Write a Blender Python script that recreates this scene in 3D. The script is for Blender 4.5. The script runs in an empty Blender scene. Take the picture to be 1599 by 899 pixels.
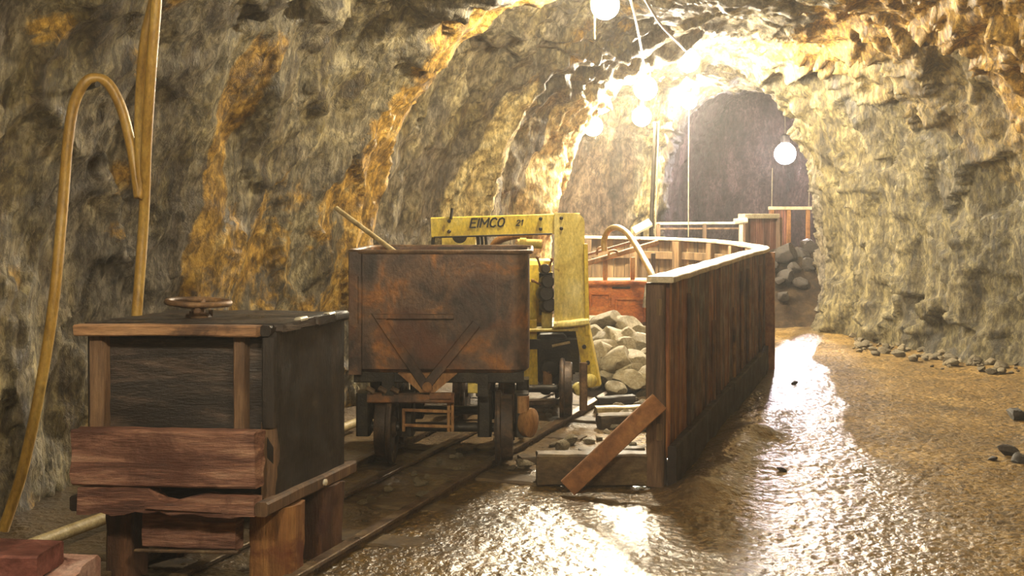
import bpy, bmesh, math, random
from math import sin, cos, pi, radians, sqrt, exp
from mathutils import Vector, Matrix, noise

random.seed(7)
SC = bpy.context.scene
COL = SC.collection
V = Vector

# ------------------------------------------------------------------ camera
CAM_H, F_PX, HOR = 1.5, 1700.0, 330.0
cam = bpy.data.cameras.new('camera')
cam.sensor_width = 36.0
cam.lens = 36.0 * F_PX / 1599.0
cam.shift_y = -(449.5 - HOR) / 1599.0
cam.clip_start = 0.05
co = bpy.data.objects.new('camera', cam)
co.location = (0, 0, CAM_H)
co.rotation_euler = (pi / 2, 0, 0)
COL.objects.link(co)
SC.camera = co

def W(u, v, Y):                       # a measured photo point at distance Y
    return V(((u - 799.5) / F_PX * Y, Y, CAM_H - (v - HOR) / F_PX * Y))

TH = math.atan(636.5 / F_PX)          # heading of the drift
ST, CT = sin(TH), cos(TH)
def T(p, q, z=0.0):                   # p across the drift, q along it
    return V((ST * q + CT * p, CT * q - ST * p, z))
def PQ(x, y):
    return CT * x - ST * y, ST * x + CT * y

def lin(h):
    h = h.lstrip('#')
    o = []
    for i in (0, 2, 4):
        c = int(h[i:i + 2], 16) / 255.0
        o.append(c / 12.92 if c <= 0.04045 else ((c + 0.055) / 1.055) ** 2.4)
    return (o[0], o[1], o[2], 1.0)

def sstep(a, b, x):
    if a == b:
        return 1.0 if x >= a else 0.0
    t = min(1.0, max(0.0, (x - a) / (b - a)))
    return t * t * (3 - 2 * t)

def band(x, a, b, s):
    return sstep(a - s, a, x) * (1 - sstep(b, b + s, x))

def keyf(keys, x):
    if x <= keys[0][0]:
        return keys[0][1]
    for (a, va), (b, vb) in zip(keys, keys[1:]):
        if x <= b:
            t = (x - a) / (b - a)
            t = t * t * (3 - 2 * t)
            return va + (vb - va) * t
    return keys[-1][1]

# ------------------------------------------------------------------ mesh collector
class MB:
    def __init__(self, xf=None):
        self.v, self.f, self.xf = [], [], xf

    def add(self, vs, fs):
        n = len(self.v)
        if self.xf is not None:
            vs = [self.xf @ V(p) for p in vs]
        self.v += [V(p) for p in vs]
        self.f += [tuple(i + n for i in f) for f in fs]
        return self

    def bar(self, p0, p1, w, t, up=(0, 0, 1), bev=0.006, seg=1, rough=0.0, seed=0, taper=1.0, ends=0.0):
        """beam from p0 to p1: w wide sideways, t thick along up"""
        p0, p1 = V(p0), V(p1)
        d = (p1 - p0)
        L = d.length
        d.normalize()
        up = V(up)
        s = d.cross(up)
        if s.length < 1e-5:
            s = d.cross(V((1, 0, 0)))
        s.normalize()
        up = s.cross(d).normalized()
        b = min(bev, w * 0.4, t * 0.4)
        hw, ht = w / 2, t / 2
        sec = [(-hw + b, -ht), (hw - b, -ht), (hw, -ht + b), (hw, ht - b), (hw - b, ht), (-hw + b, ht), (-hw, ht - b), (-hw, -ht + b)]
        if rough:
            seg = max(seg, int(L / 0.05))
            # extra points across the wide faces
            sec2 = []
            for i in range(8):
                a, c = sec[i], sec[(i + 1) % 8]
                sec2.append(a)
                dd = math.hypot(c[0] - a[0], c[1] - a[1])
                k = int(dd / 0.05)
                for j in range(1, k + 1):
                    f = j / (k + 1)
                    sec2.append((a[0] + (c[0] - a[0]) * f, a[1] + (c[1] - a[1]) * f))
            sec = sec2
        n = len(sec)
        vs, fs = [], []
        off = V((seed * 7.31, seed * 3.7, seed * 1.9))
        for i in range(seg + 1):
            f = i / seg
            sc = 1 + (taper - 1) * f
            for (a, c) in sec:
                p = p0 + d * (L * f) + s * (a * sc) + up * (c * sc)
                if rough:
                    q = V((a * 3, c * 3, f * L * 1.1)) * 3.0 + off
                    nv = noise.noise_vector(q) * rough
                    nv2 = noise.noise_vector(q * 3.7) * rough * 0.5
                    p = p + s * (nv.x + nv2.x) + up * (nv.y + nv2.y)
                    if (i == 0 or i == seg) and ends:
                        p = p + d * (noise.noise(V((a * 40, c * 40, f * 9)) + off) * ends)
                vs.append(p)
        for i in range(seg):
            for j in range(n):
                k = (j + 1) % n
                fs.append((i * n + j, i * n + k, (i + 1) * n + k, (i + 1) * n + j))
        fs.append(tuple(reversed(range(n))))
        fs.append(tuple(seg * n + j for j in range(n)))
        return self.add(vs, fs)

    def box(self, lo, hi, bev=0.006, **k):
        lo, hi = V(lo), V(hi)
        c = (lo + hi) / 2
        s = hi - lo
        ax = max(range(3), key=lambda i: s[i])
        e = V((0, 0, 0)); e[ax] = s[ax] / 2
        if ax == 0:
            return self.bar(c - e, c + e, s.y, s.z, (0, 0, 1), bev, **k)
        if ax == 1:
            return self.bar(c - e, c + e, s.x, s.z, (0, 0, 1), bev, **k)
        return self.bar(c - e, c + e, s.x, s.y, (0, 1, 0), bev, **k)

    def tube(self, pts, r, n=12, closed=False, rr=None):
        pts = [V(p) for p in pts]
        m = len(pts)
        tang = []
        for i in range(m):
            if closed:
                t = pts[(i + 1) % m] - pts[i - 1]
            else:
                t = pts[min(i + 1, m - 1)] - pts[max(i - 1, 0)]
            tang.append(t.normalized())
        ref = V((0, 0, 1)) if abs(tang[0].z) < 0.9 else V((1, 0, 0))
        u = tang[0].cross(ref).normalized()
        vs, fs = [], []
        for i in range(m):
            u = (u - tang[i] * u.dot(tang[i])).normalized()
            w = tang[i].cross(u)
            ri = rr[i] if rr else r
            for j in range(n):
                a = 2 * pi * j / n
                vs.append(pts[i] + u * (ri * cos(a)) + w * (ri * sin(a)))
        for i in range(m if closed else m - 1):
            i2 = (i + 1) % m
            for j in range(n):
                k = (j + 1) % n
                fs.append((i * n + j, i * n + k, i2 * n + k, i2 * n + j))
        if not closed:
            fs.append(tuple(reversed(range(n))))
            fs.append(tuple((m - 1) * n + j for j in range(n)))
        return self.add(vs, fs)

    def cyl(self, p0, p1, r, n=20):
        return self.tube([p0, p1], r, n)

    def lathe(self, prof, o, axis, n=32):
        """prof: list of (radius, height along axis); closed at radius 0 ends if given"""
        o, ax = V(o), V(axis).normalized()
        ref = V((0, 0, 1)) if abs(ax.z) < 0.9 else V((1, 0, 0))
        u = ax.cross(ref).normalized()
        w = ax.cross(u)
        vs, fs = [], []
        for (r, h) in prof:
            for j in range(n):
                a = 2 * pi * j / n
                vs.append(o + ax * h + (u * cos(a) + w * sin(a)) * max(r, 1e-4))
        for i in range(len(prof) - 1):
            for j in range(n):
                k = (j + 1) % n
                fs.append((i * n + j, i * n + k, (i + 1) * n + k, (i + 1) * n + j))
        fs.append(tuple(reversed(range(n))))
        m = len(prof) - 1
        fs.append(tuple(m * n + j for j in range(n)))
        return self.add(vs, fs)

    def prism(self, poly, depth):
        """poly: coplanar points, extruded by the vector depth"""
        poly = [V(p) for p in poly]
        d = V(depth)
        n = len(poly)
        vs = poly + [p + d for p in poly]
        fs = [tuple(range(n)), tuple(reversed(range(n, 2 * n)))]
        for i in range(n):
            k = (i + 1) % n
            fs.append((i, k, n + k, n + i))
        return self.add(vs, fs)

    def rock(self, c, r, seed, sub=3, rough=0.35):
        bm = bmesh.new()
        bmesh.ops.create_icosphere(bm, subdivisions=sub, radius=1.0)
        off = V((seed * 5.17, seed * 2.3, seed * 9.1))
        # cut by random planes for a broken-stone outline
        rnd = random.Random(seed)
        planes = []
        for _ in range(13):
            d = V((rnd.gauss(0, 1), rnd.gauss(0, 1), rnd.gauss(0, 1))).normalized()
            planes.append((d, rnd.uniform(0.45, 0.78)))
        vs = []
        for v in bm.verts:
            p = v.co.copy()
            for d, h in planes:
                e = p.dot(d) - h
                if e > 0:
                    p = p - d * (e * 0.97)
            p = p * (1 + rough * 0.3 * noise.noise(p * 1.6 + off) + rough * 0.16 * noise.noise(p * 5 + off))
            vs.append(V(c) + V((p.x * r[0], p.y * r[1], p.z * r[2])))
        idx = {v: i for i, v in enumerate(bm.verts)}
        fs = [tuple(idx[x] for x in f.verts) for f in bm.faces]
        bm.free()
        return self.add(vs, fs)

    def build(self, name, mat, parent=None, ang=38, label=None, recalc=True):
        me = bpy.data.meshes.new(name)
        org = V((0, 0, 0))
        r = parent
        while r is not None and r.parent is not None:
            r = r.parent
        if r is not None:
            org = r.location.copy()
        me.from_pydata([p - org for p in self.v], [], self.f)
        if recalc:
            bm = bmesh.new()
            bm.from_mesh(me)
            bmesh.ops.recalc_face_normals(bm, faces=bm.faces)
            bm.to_mesh(me)
            bm.free()
        me.polygons.foreach_set('use_smooth', [True] * len(me.polygons))
        me.set_sharp_from_angle(angle=radians(ang))
        me.materials.append(mat)
        o = bpy.data.objects.new(name, me)
        COL.objects.link(o)
        if parent is not None:
            o.parent = parent
        if label:
            o['label'] = label
        return o

def thing(name, label, cat, loc=(0, 0, 0), group=None):
    o = bpy.data.objects.new(name, None)
    o.empty_display_size = 0.1
    COL.objects.link(o)
    o.location = loc
    return tag(o, label, cat, group)

def tag(o, label, cat, group=None, kind=None):
    o['label'] = label
    o['category'] = cat
    if group:
        o['group'] = group
    if kind:
        o['kind'] = kind
    return o

def solo(mb, name, mat, label, cat, group=None, loc=None, ang=38):
    """a thing that is one mesh, with its origin at its base"""
    lo = V((min(p.x for p in mb.v), min(p.y for p in mb.v), min(p.z for p in mb.v)))
    hi = V((max(p.x for p in mb.v), max(p.y for p in mb.v), max(p.z for p in mb.v)))
    c = V(((lo.x + hi.x) / 2, (lo.y + hi.y) / 2, lo.z)) if loc is None else V(loc)
    mb.v = [p - c for p in mb.v]
    o = mb.build(name, mat, None, ang)
    o.location = c
    return tag(o, label, cat, group)

def spline(pts, n=12):
    """Catmull-Rom through the points"""
    pts = [V(p) for p in pts]
    P = [pts[0] * 2 - pts[1]] + pts + [pts[-1] * 2 - pts[-2]]
    out = []
    for i in range(1, len(P) - 2):
        a, b, c, d = P[i - 1], P[i], P[i + 1], P[i + 2]
        for k in range(n):
            t = k / n
            out.append(0.5 * ((2 * b) + (c - a) * t + (2 * a - 5 * b + 4 * c - d) * t * t + (3 * b - a - 3 * c + d) * t ** 3))
    out.append(pts[-1])
    return out

# ------------------------------------------------------------------ materials
class NT:
    def __init__(self, name):
        self.m = bpy.data.materials.new(name)
        self.m.use_nodes = True
        self.t = self.m.node_tree
        self.t.nodes.clear()
        self.out = self.n('ShaderNodeOutputMaterial')
        self.b = self.n('ShaderNodeBsdfPrincipled')
        self.l(self.b.outputs[0], self.out.inputs[0])
        self.tc = self.n('ShaderNodeTexCoord')

    def n(self, t, **kw):
        x = self.t.nodes.new(t)
        for k, v in kw.items():
            setattr(x, k, v)
        return x

    def l(self, a, b):
        self.t.links.new(a, b)

    def coord(self, scale=(1, 1, 1)):
        mp = self.n('ShaderNodeMapping')
        mp.inputs['Scale'].default_value = scale
        self.l(self.tc.outputs['Object'], mp.inputs[0])
        return mp.outputs[0]

    def noise(self, co, scale, detail=6, rough=0.6, dist=0.0):
        x = self.n('ShaderNodeTexNoise')
        x.inputs['Scale'].default_value = scale
        x.inputs['Detail'].default_value = detail
        x.inputs['Roughness'].default_value = rough
        x.inputs['Distortion'].default_value = dist
        self.l(co, x.inputs['Vector'])
        return x.outputs['Fac']

    def voro(self, co, scale, feature='F1', out='Distance', rnd=1.0):
        x = self.n('ShaderNodeTexVoronoi', feature=feature)
        x.inputs['Scale'].default_value = scale
        x.inputs['Randomness'].default_value = rnd
        self.l(co, x.inputs['Vector'])
        return x.outputs[out]

    def ramp(self, fac, stops, interp='LINEAR'):
        x = self.n('ShaderNodeValToRGB')
        cr = x.color_ramp
        cr.interpolation = interp
        while len(cr.elements) < len(stops):
            cr.elements.new(0.5)
        for e, (p, c) in zip(cr.elements, stops):
            e.position = p
            e.color = lin(c) if isinstance(c, str) else (c, c, c, 1)
        self.l(fac, x.inputs[0])
        return x.outputs[0]

    def mix(self, fac, a, b, mode='MIX'):
        x = self.n('ShaderNodeMix', data_type='RGBA', blend_type=mode)
        for s, val in ((x.inputs[0], fac), (x.inputs[6], a), (x.inputs[7], b)):
            if isinstance(val, (int, float)):
                s.default_value = val if s == x.inputs[0] else (val, val, val, 1)
            elif isinstance(val, str):
                s.default_value = lin(val)
            elif isinstance(val, tuple):
                s.default_value = val
            else:
                self.l(val, s)
        return x.outputs[2]

    def math(self, op, a, b=0.0, clamp=False):
        x = self.n('ShaderNodeMath', operation=op, use_clamp=clamp)
        for s, val in ((x.inputs[0], a), (x.inputs[1], b)):
            if isinstance(val, (int, float)):
                s.default_value = val
            else:
                self.l(val, s)
        return x.outputs[0]

    def attr(self, name):
        x = self.n('ShaderNodeAttribute')
        x.attribute_name = name
        return x.outputs['Fac']

    def bump(self, h, strength, dist, prev=None):
        x = self.n('ShaderNodeBump')
        x.inputs['Strength'].default_value = strength
        x.inputs['Distance'].default_value = dist
        self.l(h, x.inputs['Height'])
        if prev is not None:
            self.l(prev, x.inputs['Normal'])
        return x.outputs[0]

    def done(self, color=None, rough=None, normal=None, metallic=None, spec=None):
        for key, val in (('Base Color', color), ('Roughness', rough), ('Normal', normal), ('Metallic', metallic), ('Specular IOR Level', spec)):
            if val is None:
                continue
            s = self.b.inputs[key]
            if isinstance(val, (int, float)):
                s.default_value = val
            elif isinstance(val, str):
                s.default_value = lin(val)
            else:
                self.l(val, s)
        return self.m

def streaky(name, stops, stretch, scale=3.0, fine=None, spots=None, rough=(0.5, 0.8), bump=0.4, bdist=0.01, metallic=0.0, vary=0.0, dist=0.5, spec=0.5):
    """worn surface: a stretched noise through a colour ramp, spots of wear and a fine bump"""
    m = NT(name)
    c = m.coord(stretch)
    c1 = m.coord((1, 1, 1))
    a = m.noise(c, scale, 8, 0.62, dist)
    col = m.ramp(a, stops)
    f = m.noise(c, scale * 7, 5, 0.7)
    col = m.mix(0.55, col, m.ramp(f, [(0.3, '#5a5a5a'), (0.7, '#ffffff')]), 'MULTIPLY')
    if spots:
        sc, lo, hi, sp = spots
        s = m.noise(c1, sc, 7, 0.65, 0.6)
        col = m.mix(m.ramp(s, [(lo, 0.0), (hi, 1.0)]), col, sp)
    if vary:
        oi = m.n('ShaderNodeObjectInfo')
        col = m.mix(1.0, col, m.ramp(oi.outputs['Random'], [(0.0, 1.0 - vary), (1.0, 1.0)]), 'MULTIPLY')
    g = m.noise(c1, 55, 4, 0.6)
    r = m.ramp(m.noise(c1, 9, 5, 0.6), [(0.3, rough[0]), (0.7, rough[1])])
    n = m.bump(f, bump, bdist)
    n = m.bump(g, bump * 0.6, bdist * 0.5, n)
    return m.done(col, r, n, metallic, spec)

M = {}
M['wood_black'] = streaky('blackened_wood', [(0.3, '#120e0c'), (0.52, '#2a211c'), (0.68, '#57483d'), (0.8, '#7d6a5a')], (1.2, 1.2, 6), 3, spots=(5, 0.62, 0.75, '#5f4e42'), rough=(0.25, 0.6), bump=0.5)
M['wood_side'] = streaky('blackened_side_wood', [(0.3, '#130f0d'), (0.55, '#251d18'), (0.8, '#42362c')], (5, 5, 0.8), 3, spots=(4, 0.6, 0.75, '#5e5244'), rough=(0.35, 0.7), bump=0.5)
M['wood_red'] = streaky('weathered_red_plank', [(0.28, '#2c1812'), (0.42, '#5f3a2d'), (0.54, '#8d6350'), (0.7, '#c49c82')], (1.0, 3, 9), 2.2, spots=(3.5, 0.54, 0.66, '#4a281b'), rough=(0.45, 0.8), bump=0.7, bdist=0.012)
M['wood_tan'] = streaky('tan_plank', [(0.3, '#5f4230'), (0.5, '#9a7350'), (0.75, '#c79d72')], (1.0, 4, 7), 2.5, spots=(2.2, 0.55, 0.62, '#4a3527'), rough=(0.5, 0.8))
M['wood_post'] = streaky('brown_post_wood', [(0.3, '#33241a'), (0.5, '#614833'), (0.75, '#8c6e50')], (7, 7, 0.7), 2.5, rough=(0.5, 0.8))
M['wood_fence'] = streaky('red_brown_fence_board', [(0.30, '#1f120d'), (0.44, '#56301f'), (0.55, '#8a4f2c'), (0.66, '#cd9156')], (6, 6, 0.4), 2.4, spots=(1.3, 0.50, 0.66, '#2c1812'), rough=(0.4, 0.75), bump=0.5, vary=0.55)
M['wood_fence_in'] = streaky('tan_fence_board', [(0.28, '#4a3824'), (0.5, '#8a6d48'), (0.78, '#b39768')], (6, 6, 0.5), 2.4, rough=(0.5, 0.8), vary=0.5)
M['wood_cap'] = streaky('dusty_lit_cap_rail', [(0.3, '#a89678'), (0.5, '#cfc0a0'), (0.75, '#e6dcc2')], (2, 2, 2), 3, rough=(0.35, 0.6), bump=0.3)  # dusty light wood, with the lamps' glancing light put into its paleness
M['wood_batten'] = streaky('tan_batten_wood', [(0.3, '#4a2e1a'), (0.5, '#83592f'), (0.7, '#b58a54')], (6, 6, 0.5), 2.6, spots=(1.8, 0.5, 0.64, '#3a2214'), rough=(0.5, 0.8), vary=0.5)
M['wood_brace'] = streaky('orange_brown_plank', [(0.3, '#6b4224'), (0.5, '#9a683c'), (0.75, '#b5844f')], (1.2, 4, 1.2), 3, rough=(0.45, 0.75))
M['wood_sleeper'] = streaky('muddy_timber', [(0.3, '#33261a'), (0.5, '#57452b'), (0.75, '#85714c')], (1.5, 1.5, 3), 3, rough=(0.6, 0.9))
M['wood_dark_sill'] = streaky('dark_wet_timber', [(0.3, '#140d08'), (0.55, '#281b13'), (0.8, '#453222')], (1.5, 1.5, 3), 3, rough=(0.6, 0.9))
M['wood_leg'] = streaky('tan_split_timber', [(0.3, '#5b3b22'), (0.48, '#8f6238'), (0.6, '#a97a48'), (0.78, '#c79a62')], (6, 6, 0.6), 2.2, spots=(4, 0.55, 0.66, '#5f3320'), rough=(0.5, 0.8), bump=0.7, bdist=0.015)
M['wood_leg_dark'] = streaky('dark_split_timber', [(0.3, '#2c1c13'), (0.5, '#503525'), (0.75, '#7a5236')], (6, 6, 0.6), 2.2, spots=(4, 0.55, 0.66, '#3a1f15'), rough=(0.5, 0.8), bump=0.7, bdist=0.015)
M['rust'] = streaky('rusted_steel', [(0.3, '#2b2320'), (0.43, '#4f4038'), (0.54, '#735844'), (0.62, '#9a683c'), (0.74, '#c4823c')], (1.5, 1.5, 1.2), 3.0, spots=(2.6, 0.52, 0.68, '#5a3826'), rough=(0.28, 0.55), bump=0.35, metallic=0.3, spec=0.6)
M['rust_wheel'] = streaky('rusted_iron_wheel', [(0.3, '#3d2c22'), (0.5, '#6e5136'), (0.75, '#a07a4d')], (2, 2, 2), 5, rough=(0.4, 0.7), metallic=0.2)
M['iron_wheel'] = streaky('dull_dark_iron_wheel', [(0.3, '#211a14'), (0.5, '#43352a'), (0.75, '#7a6045')], (2, 2, 2), 5, rough=(0.4, 0.7), metallic=0.2)
M['rust_tan'] = streaky('tan_rusted_iron', [(0.3, '#6b4526'), (0.5, '#9a6f42'), (0.75, '#c49a63')], (2, 2, 0.8), 4, rough=(0.4, 0.7), metallic=0.1)
M['dark_iron'] = streaky('greasy_dark_iron', [(0.3, '#15120e'), (0.55, '#2a241b'), (0.8, '#4a3f2c')], (2, 2, 2), 5, rough=(0.3, 0.6), metallic=0.3)
M['rail'] = streaky('worn_rail_steel', [(0.3, '#3c2d22'), (0.5, '#6a5541'), (0.75, '#93805f')], (2, 2, 2), 5, rough=(0.25, 0.5), metallic=0.4)
M['yellow'] = streaky('worn_yellow_paint', [(0.3, '#c4a22e'), (0.5, '#e8cb3e'), (0.75, '#f2dd78')], (2.5, 2.5, 1.2), 3, spots=(6, 0.62, 0.7, '#6a4f22'), rough=(0.35, 0.65), bump=0.2)
M['pale_yellow'] = streaky('faded_yellow_paint', [(0.3, '#bfa548'), (0.5, '#dfca6a'), (0.75, '#eee09c')], (2.5, 2.5, 1.2), 3, spots=(7, 0.63, 0.72, '#7a5f30'), rough=(0.4, 0.7), bump=0.2)
M['orange'] = streaky('orange_paint', [(0.3, '#a85318'), (0.5, '#da7a28'), (0.75, '#eb9a4c')], (1.5, 1.5, 3), 3, spots=(5, 0.58, 0.68, '#7a4218'), rough=(0.4, 0.7), bump=0.2)
M['hose'] = streaky('ochre_rubber_hose', [(0.3, '#8c6a2b'), (0.5, '#b08a3c'), (0.75, '#c7a758')], (4, 4, 1.5), 3, rough=(0.3, 0.5), bump=0.1)
M['pale_pipe'] = streaky('pale_handle_wood', [(0.3, '#a08a5a'), (0.5, '#c2ae7e'), (0.75, '#d8c9a0')], (3, 3, 3), 4, rough=(0.4, 0.6), bump=0.2)
M['stone'] = streaky('pale_broken_stone', [(0.3, '#8a7d5f'), (0.5, '#b8a985'), (0.72, '#d8cdae')], (1.3, 1.3, 1.3), 5, spots=(4, 0.55, 0.68, '#93805a'), rough=(0.55, 0.85), bump=0.6, bdist=0.02, vary=0.4)
M['stone_dark'] = streaky('dark_broken_stone', [(0.3, '#1c1713'), (0.55, '#3a3027'), (0.8, '#5c4c3d')], (1.3, 1.3, 1.3), 5, rough=(0.3, 0.7), bump=0.6, bdist=0.02)
M['stone_scree'] = streaky('brown_scree_stone', [(0.3, '#6a5b3e'), (0.5, '#9a8a68'), (0.75, '#c9bb9c')], (1.3, 1.3, 1.3), 6, rough=(0.5, 0.8), bump=0.6, bdist=0.02, vary=0.45)
M['pink_slab'] = streaky('pinkish_stone', [(0.3, '#a4786c'), (0.5, '#cfa698'), (0.75, '#ecd3c8')], (1.5, 1.5, 1.5), 5, spots=(5, 0.56, 0.68, '#6a3f38'), rough=(0.35, 0.6))
M['red_block'] = streaky('red_brown_block', [(0.3, '#4a231e'), (0.5, '#7c4a42'), (0.75, '#a06a60')], (1.5, 3, 3), 4, rough=(0.35, 0.6))
M['white_metal'] = streaky('pale_painted_metal', [(0.3, '#a9a089'), (0.6, '#d6cfba'), (0.8, '#eee8d6')], (2, 2, 2), 4, rough=(0.3, 0.5), bump=0.1)
M['cable'] = streaky('pale_cable', [(0.3, '#6e6450'), (0.6, '#93876c'), (0.8, '#b4a988')], (2, 2, 2), 4, rough=(0.4, 0.6), bump=0.1)
M['mud'] = streaky('dirt_mound', [(0.3, '#1d1510'), (0.5, '#3a2c1e'), (0.75, '#5f4d34')], (1.5, 1.5, 1.5), 4, rough=(0.8, 0.95), bump=0.9, bdist=0.03, spec=0.2)
M['lettering'] = NT('black_lettering').done('#1d1606', 0.6)

def bulb_mat(name, rgb, strength):
    m = NT(name)
    e = m.n('ShaderNodeEmission')
    e.inputs[0].default_value = (*rgb, 1)
    e.inputs[1].default_value = strength
    m.l(e.outputs[0], m.out.inputs[0])
    m.t.nodes.remove(m.b)
    return m.m
# ------------------------------------------------------------------ rock of the drift
def rock_material():
    m = NT('mine_rock')
    c = m.coord((1, 1, 1))
    cs = m.coord((1.5, 1.5, 0.32))           # drapery running down the walls
    big = m.noise(c, 0.9, 6, 0.6, 0.4)
    st = m.noise(cs, 2.2, 7, 0.68, 0.9)
    col = m.ramp(st, [(0.30, '#2d2517'), (0.41, '#5d4e31'), (0.49, '#83744a'), (0.56, '#958a6c'), (0.63, '#bbab7c'), (0.73, '#e0d2a0')])
    col2 = m.ramp(m.noise(cs, 3.1, 8, 0.65, 0.5), [(0.3, '#454038'), (0.5, '#776f64'), (0.7, '#9c907b')])
    col = m.mix(m.ramp(big, [(0.42, 0.0), (0.6, 0.85)]), col, col2)
    # ochre staining
    oc = m.ramp(m.noise(c, 5.5, 8, 0.7, 0.5), [(0.3, '#563c1a'), (0.44, '#9e792f'), (0.56, '#cba146'), (0.72, '#e6ce8c')])
    on = m.noise(c, 2.6, 7, 0.65, 0.6)
    om = m.math('ADD', m.attr('ochre'), m.math('MULTIPLY', m.math('SUBTRACT', on, 0.5), 2.6))
    om = m.ramp(om, [(0.38, 0.0), (0.62, 1.0)])
    om = m.math('MULTIPLY', om, m.math('MINIMUM', m.math('MULTIPLY', m.attr('ochre'), 4.0), 1.0))
    col = m.mix(om, col, oc)
    # pale ribs near the lamps, their brightness put into the colour
    cm = m.math('ADD', m.attr('lit_cream'), m.math('MULTIPLY', m.math('SUBTRACT', m.noise(cs, 2.8, 7, 0.65), 0.5), 1.5))
    cm = m.math('MULTIPLY', m.ramp(cm, [(0.35, 0.0), (0.65, 1.0)]), m.math('MINIMUM', m.math('MULTIPLY', m.attr('lit_cream'), 4.0), 1.0))
    col = m.mix(cm, col, m.ramp(m.noise(c, 7, 6, 0.65), [(0.3, '#9b8450'), (0.5, '#d8c284'), (0.7, '#efe2b4')]))
    # darker brown in the alcove
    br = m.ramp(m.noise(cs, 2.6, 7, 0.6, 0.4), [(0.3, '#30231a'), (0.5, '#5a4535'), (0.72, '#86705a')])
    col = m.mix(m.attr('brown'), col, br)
    mv = m.ramp(m.noise(cs, 2.4, 7, 0.6, 0.4), [(0.3, '#1c1211'), (0.5, '#412f2c'), (0.72, '#6d5754')])  # low light and purple cast of the far opening put into the rock colour
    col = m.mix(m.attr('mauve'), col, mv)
    # olive clay on the buttress
    ol = m.ramp(m.noise(cs, 3.2, 8, 0.66, 0.5), [(0.35, '#231d10'), (0.45, '#4f4527'), (0.54, '#6a5f3a'), (0.63, '#867b55'), (0.75, '#b3a880')])
    col = m.mix(m.attr('olive'), col, ol)
    # seams, pits and grain
    fine = m.noise(m.coord((1.6, 1.6, 0.8)), 13, 5, 0.72, 0.3)
    col = m.mix(0.75, col, m.ramp(fine, [(0.36, '#2e2b27'), (0.48, '#a39f97'), (0.58, '#ffffff')]), 'MULTIPLY')
    cr = m.voro(m.coord((2.6, 2.6, 1.1)), 1.7, 'DISTANCE_TO_EDGE')
    wn = m.noise(c, 4, 4, 0.6)
    crk = m.ramp(m.math('ADD', cr, m.math('MULTIPLY', wn, 0.10)), [(0.055, 0.35), (0.085, 1.0)])
    col = m.mix(0.45, col, crk, 'MULTIPLY')
    r = m.ramp(m.noise(c, 6, 6, 0.65), [(0.35, 0.42), (0.6, 0.8)])
    nb = m.bump(m.noise(m.coord((1.5, 1.5, 0.7)), 7, 7, 0.72, 0.4), 0.9, 0.06)
    nb = m.bump(m.voro(m.coord((1.6, 1.6, 0.9)), 9, 'F1'), 0.5, 0.02, nb)
    nb = m.bump(fine, 0.6, 0.015, nb)
    return m.done(col, r, nb, None, 0.4)
M['rock'] = rock_material()

PL = [(-6, -4.3), (3, -4.2), (5.2, -4.25), (6.6, -4.2), (7.0, -4.0), (7.5, -3.95), (7.9, -4.25), (9.2, -4.2), (9.7, -3.95), (10.1, -4.0), (10.4, -4.15),
      (11.2, -3.92), (11.7, -3.92), (12.15, -4.5), (13.5, -5.0), (15.2, -4.9), (16.0, -4.05), (16.4, -3.9), (16.9, -4.25), (17.5, -3.95), (18.0, -4.0), (18.6, -4.3), (24, -4.4)]
PR = [(-6, 1.9), (8, 1.9), (9.5, 1.55), (10.6, 1.25), (11.4, 0.95), (12.0, 0.4), (12.8, -0.2), (13.5, -0.75), (14.0, -1.0), (14.8, -1.2), (16, -1.3), (18, -1.3), (19, -1.0), (24, -1.2)]
HH = [(-6, 3.5), (6, 3.45), (7.2, 3.25), (7.6, 3.3), (8.2, 3.5), (9.6, 3.35), (10.2, 3.3), (11.0, 3.4), (11.7, 3.3), (12.4, 3.5), (15, 3.4), (17.3, 3.4), (18.0, 3.45), (18.7, 4.0), (24, 4.0)]
NEXP = 2.7

def profile(q, n):
    l, r, h = keyf(PL, q), keyf(PR, q), keyf(HH, q)
    c, a = (l + r) / 2, (r - l) / 2
    K = 240
    pts = [(c - a, -0.12, -1.0, 0.0)]
    for k in range(K + 1):
        f = pi * (1 - k / K)
        x = math.copysign(abs(cos(f)) ** (2 / NEXP), cos(f))
        z = abs(sin(f)) ** (2 / NEXP)
        nx = math.copysign(abs(x) ** (NEXP - 1) / a, x)
        nz = z ** (NEXP - 1) / h
        L = math.hypot(nx, nz)
        pts.append((c + a * x, h * z, nx / L, nz / L))
    pts.append((c + a, -0.12, 1.0, 0.0))
    acc = [0.0]
    for i in range(1, len(pts)):
        acc.append(acc[-1] + math.hypot(pts[i][0] - pts[i - 1][0], pts[i][1] - pts[i - 1][1]))
    tot, out, j = acc[-1], [], 0
    for i in range(n):
        s = tot * i / (n - 1)
        while j < len(acc) - 2 and acc[j + 1] < s:
            j += 1
        t = (s - acc[j]) / max(1e-9, acc[j + 1] - acc[j])
        out.append(tuple(pts[j][k] + (pts[j + 1][k] - pts[j][k]) * t for k in range(4)))
    return out

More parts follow.
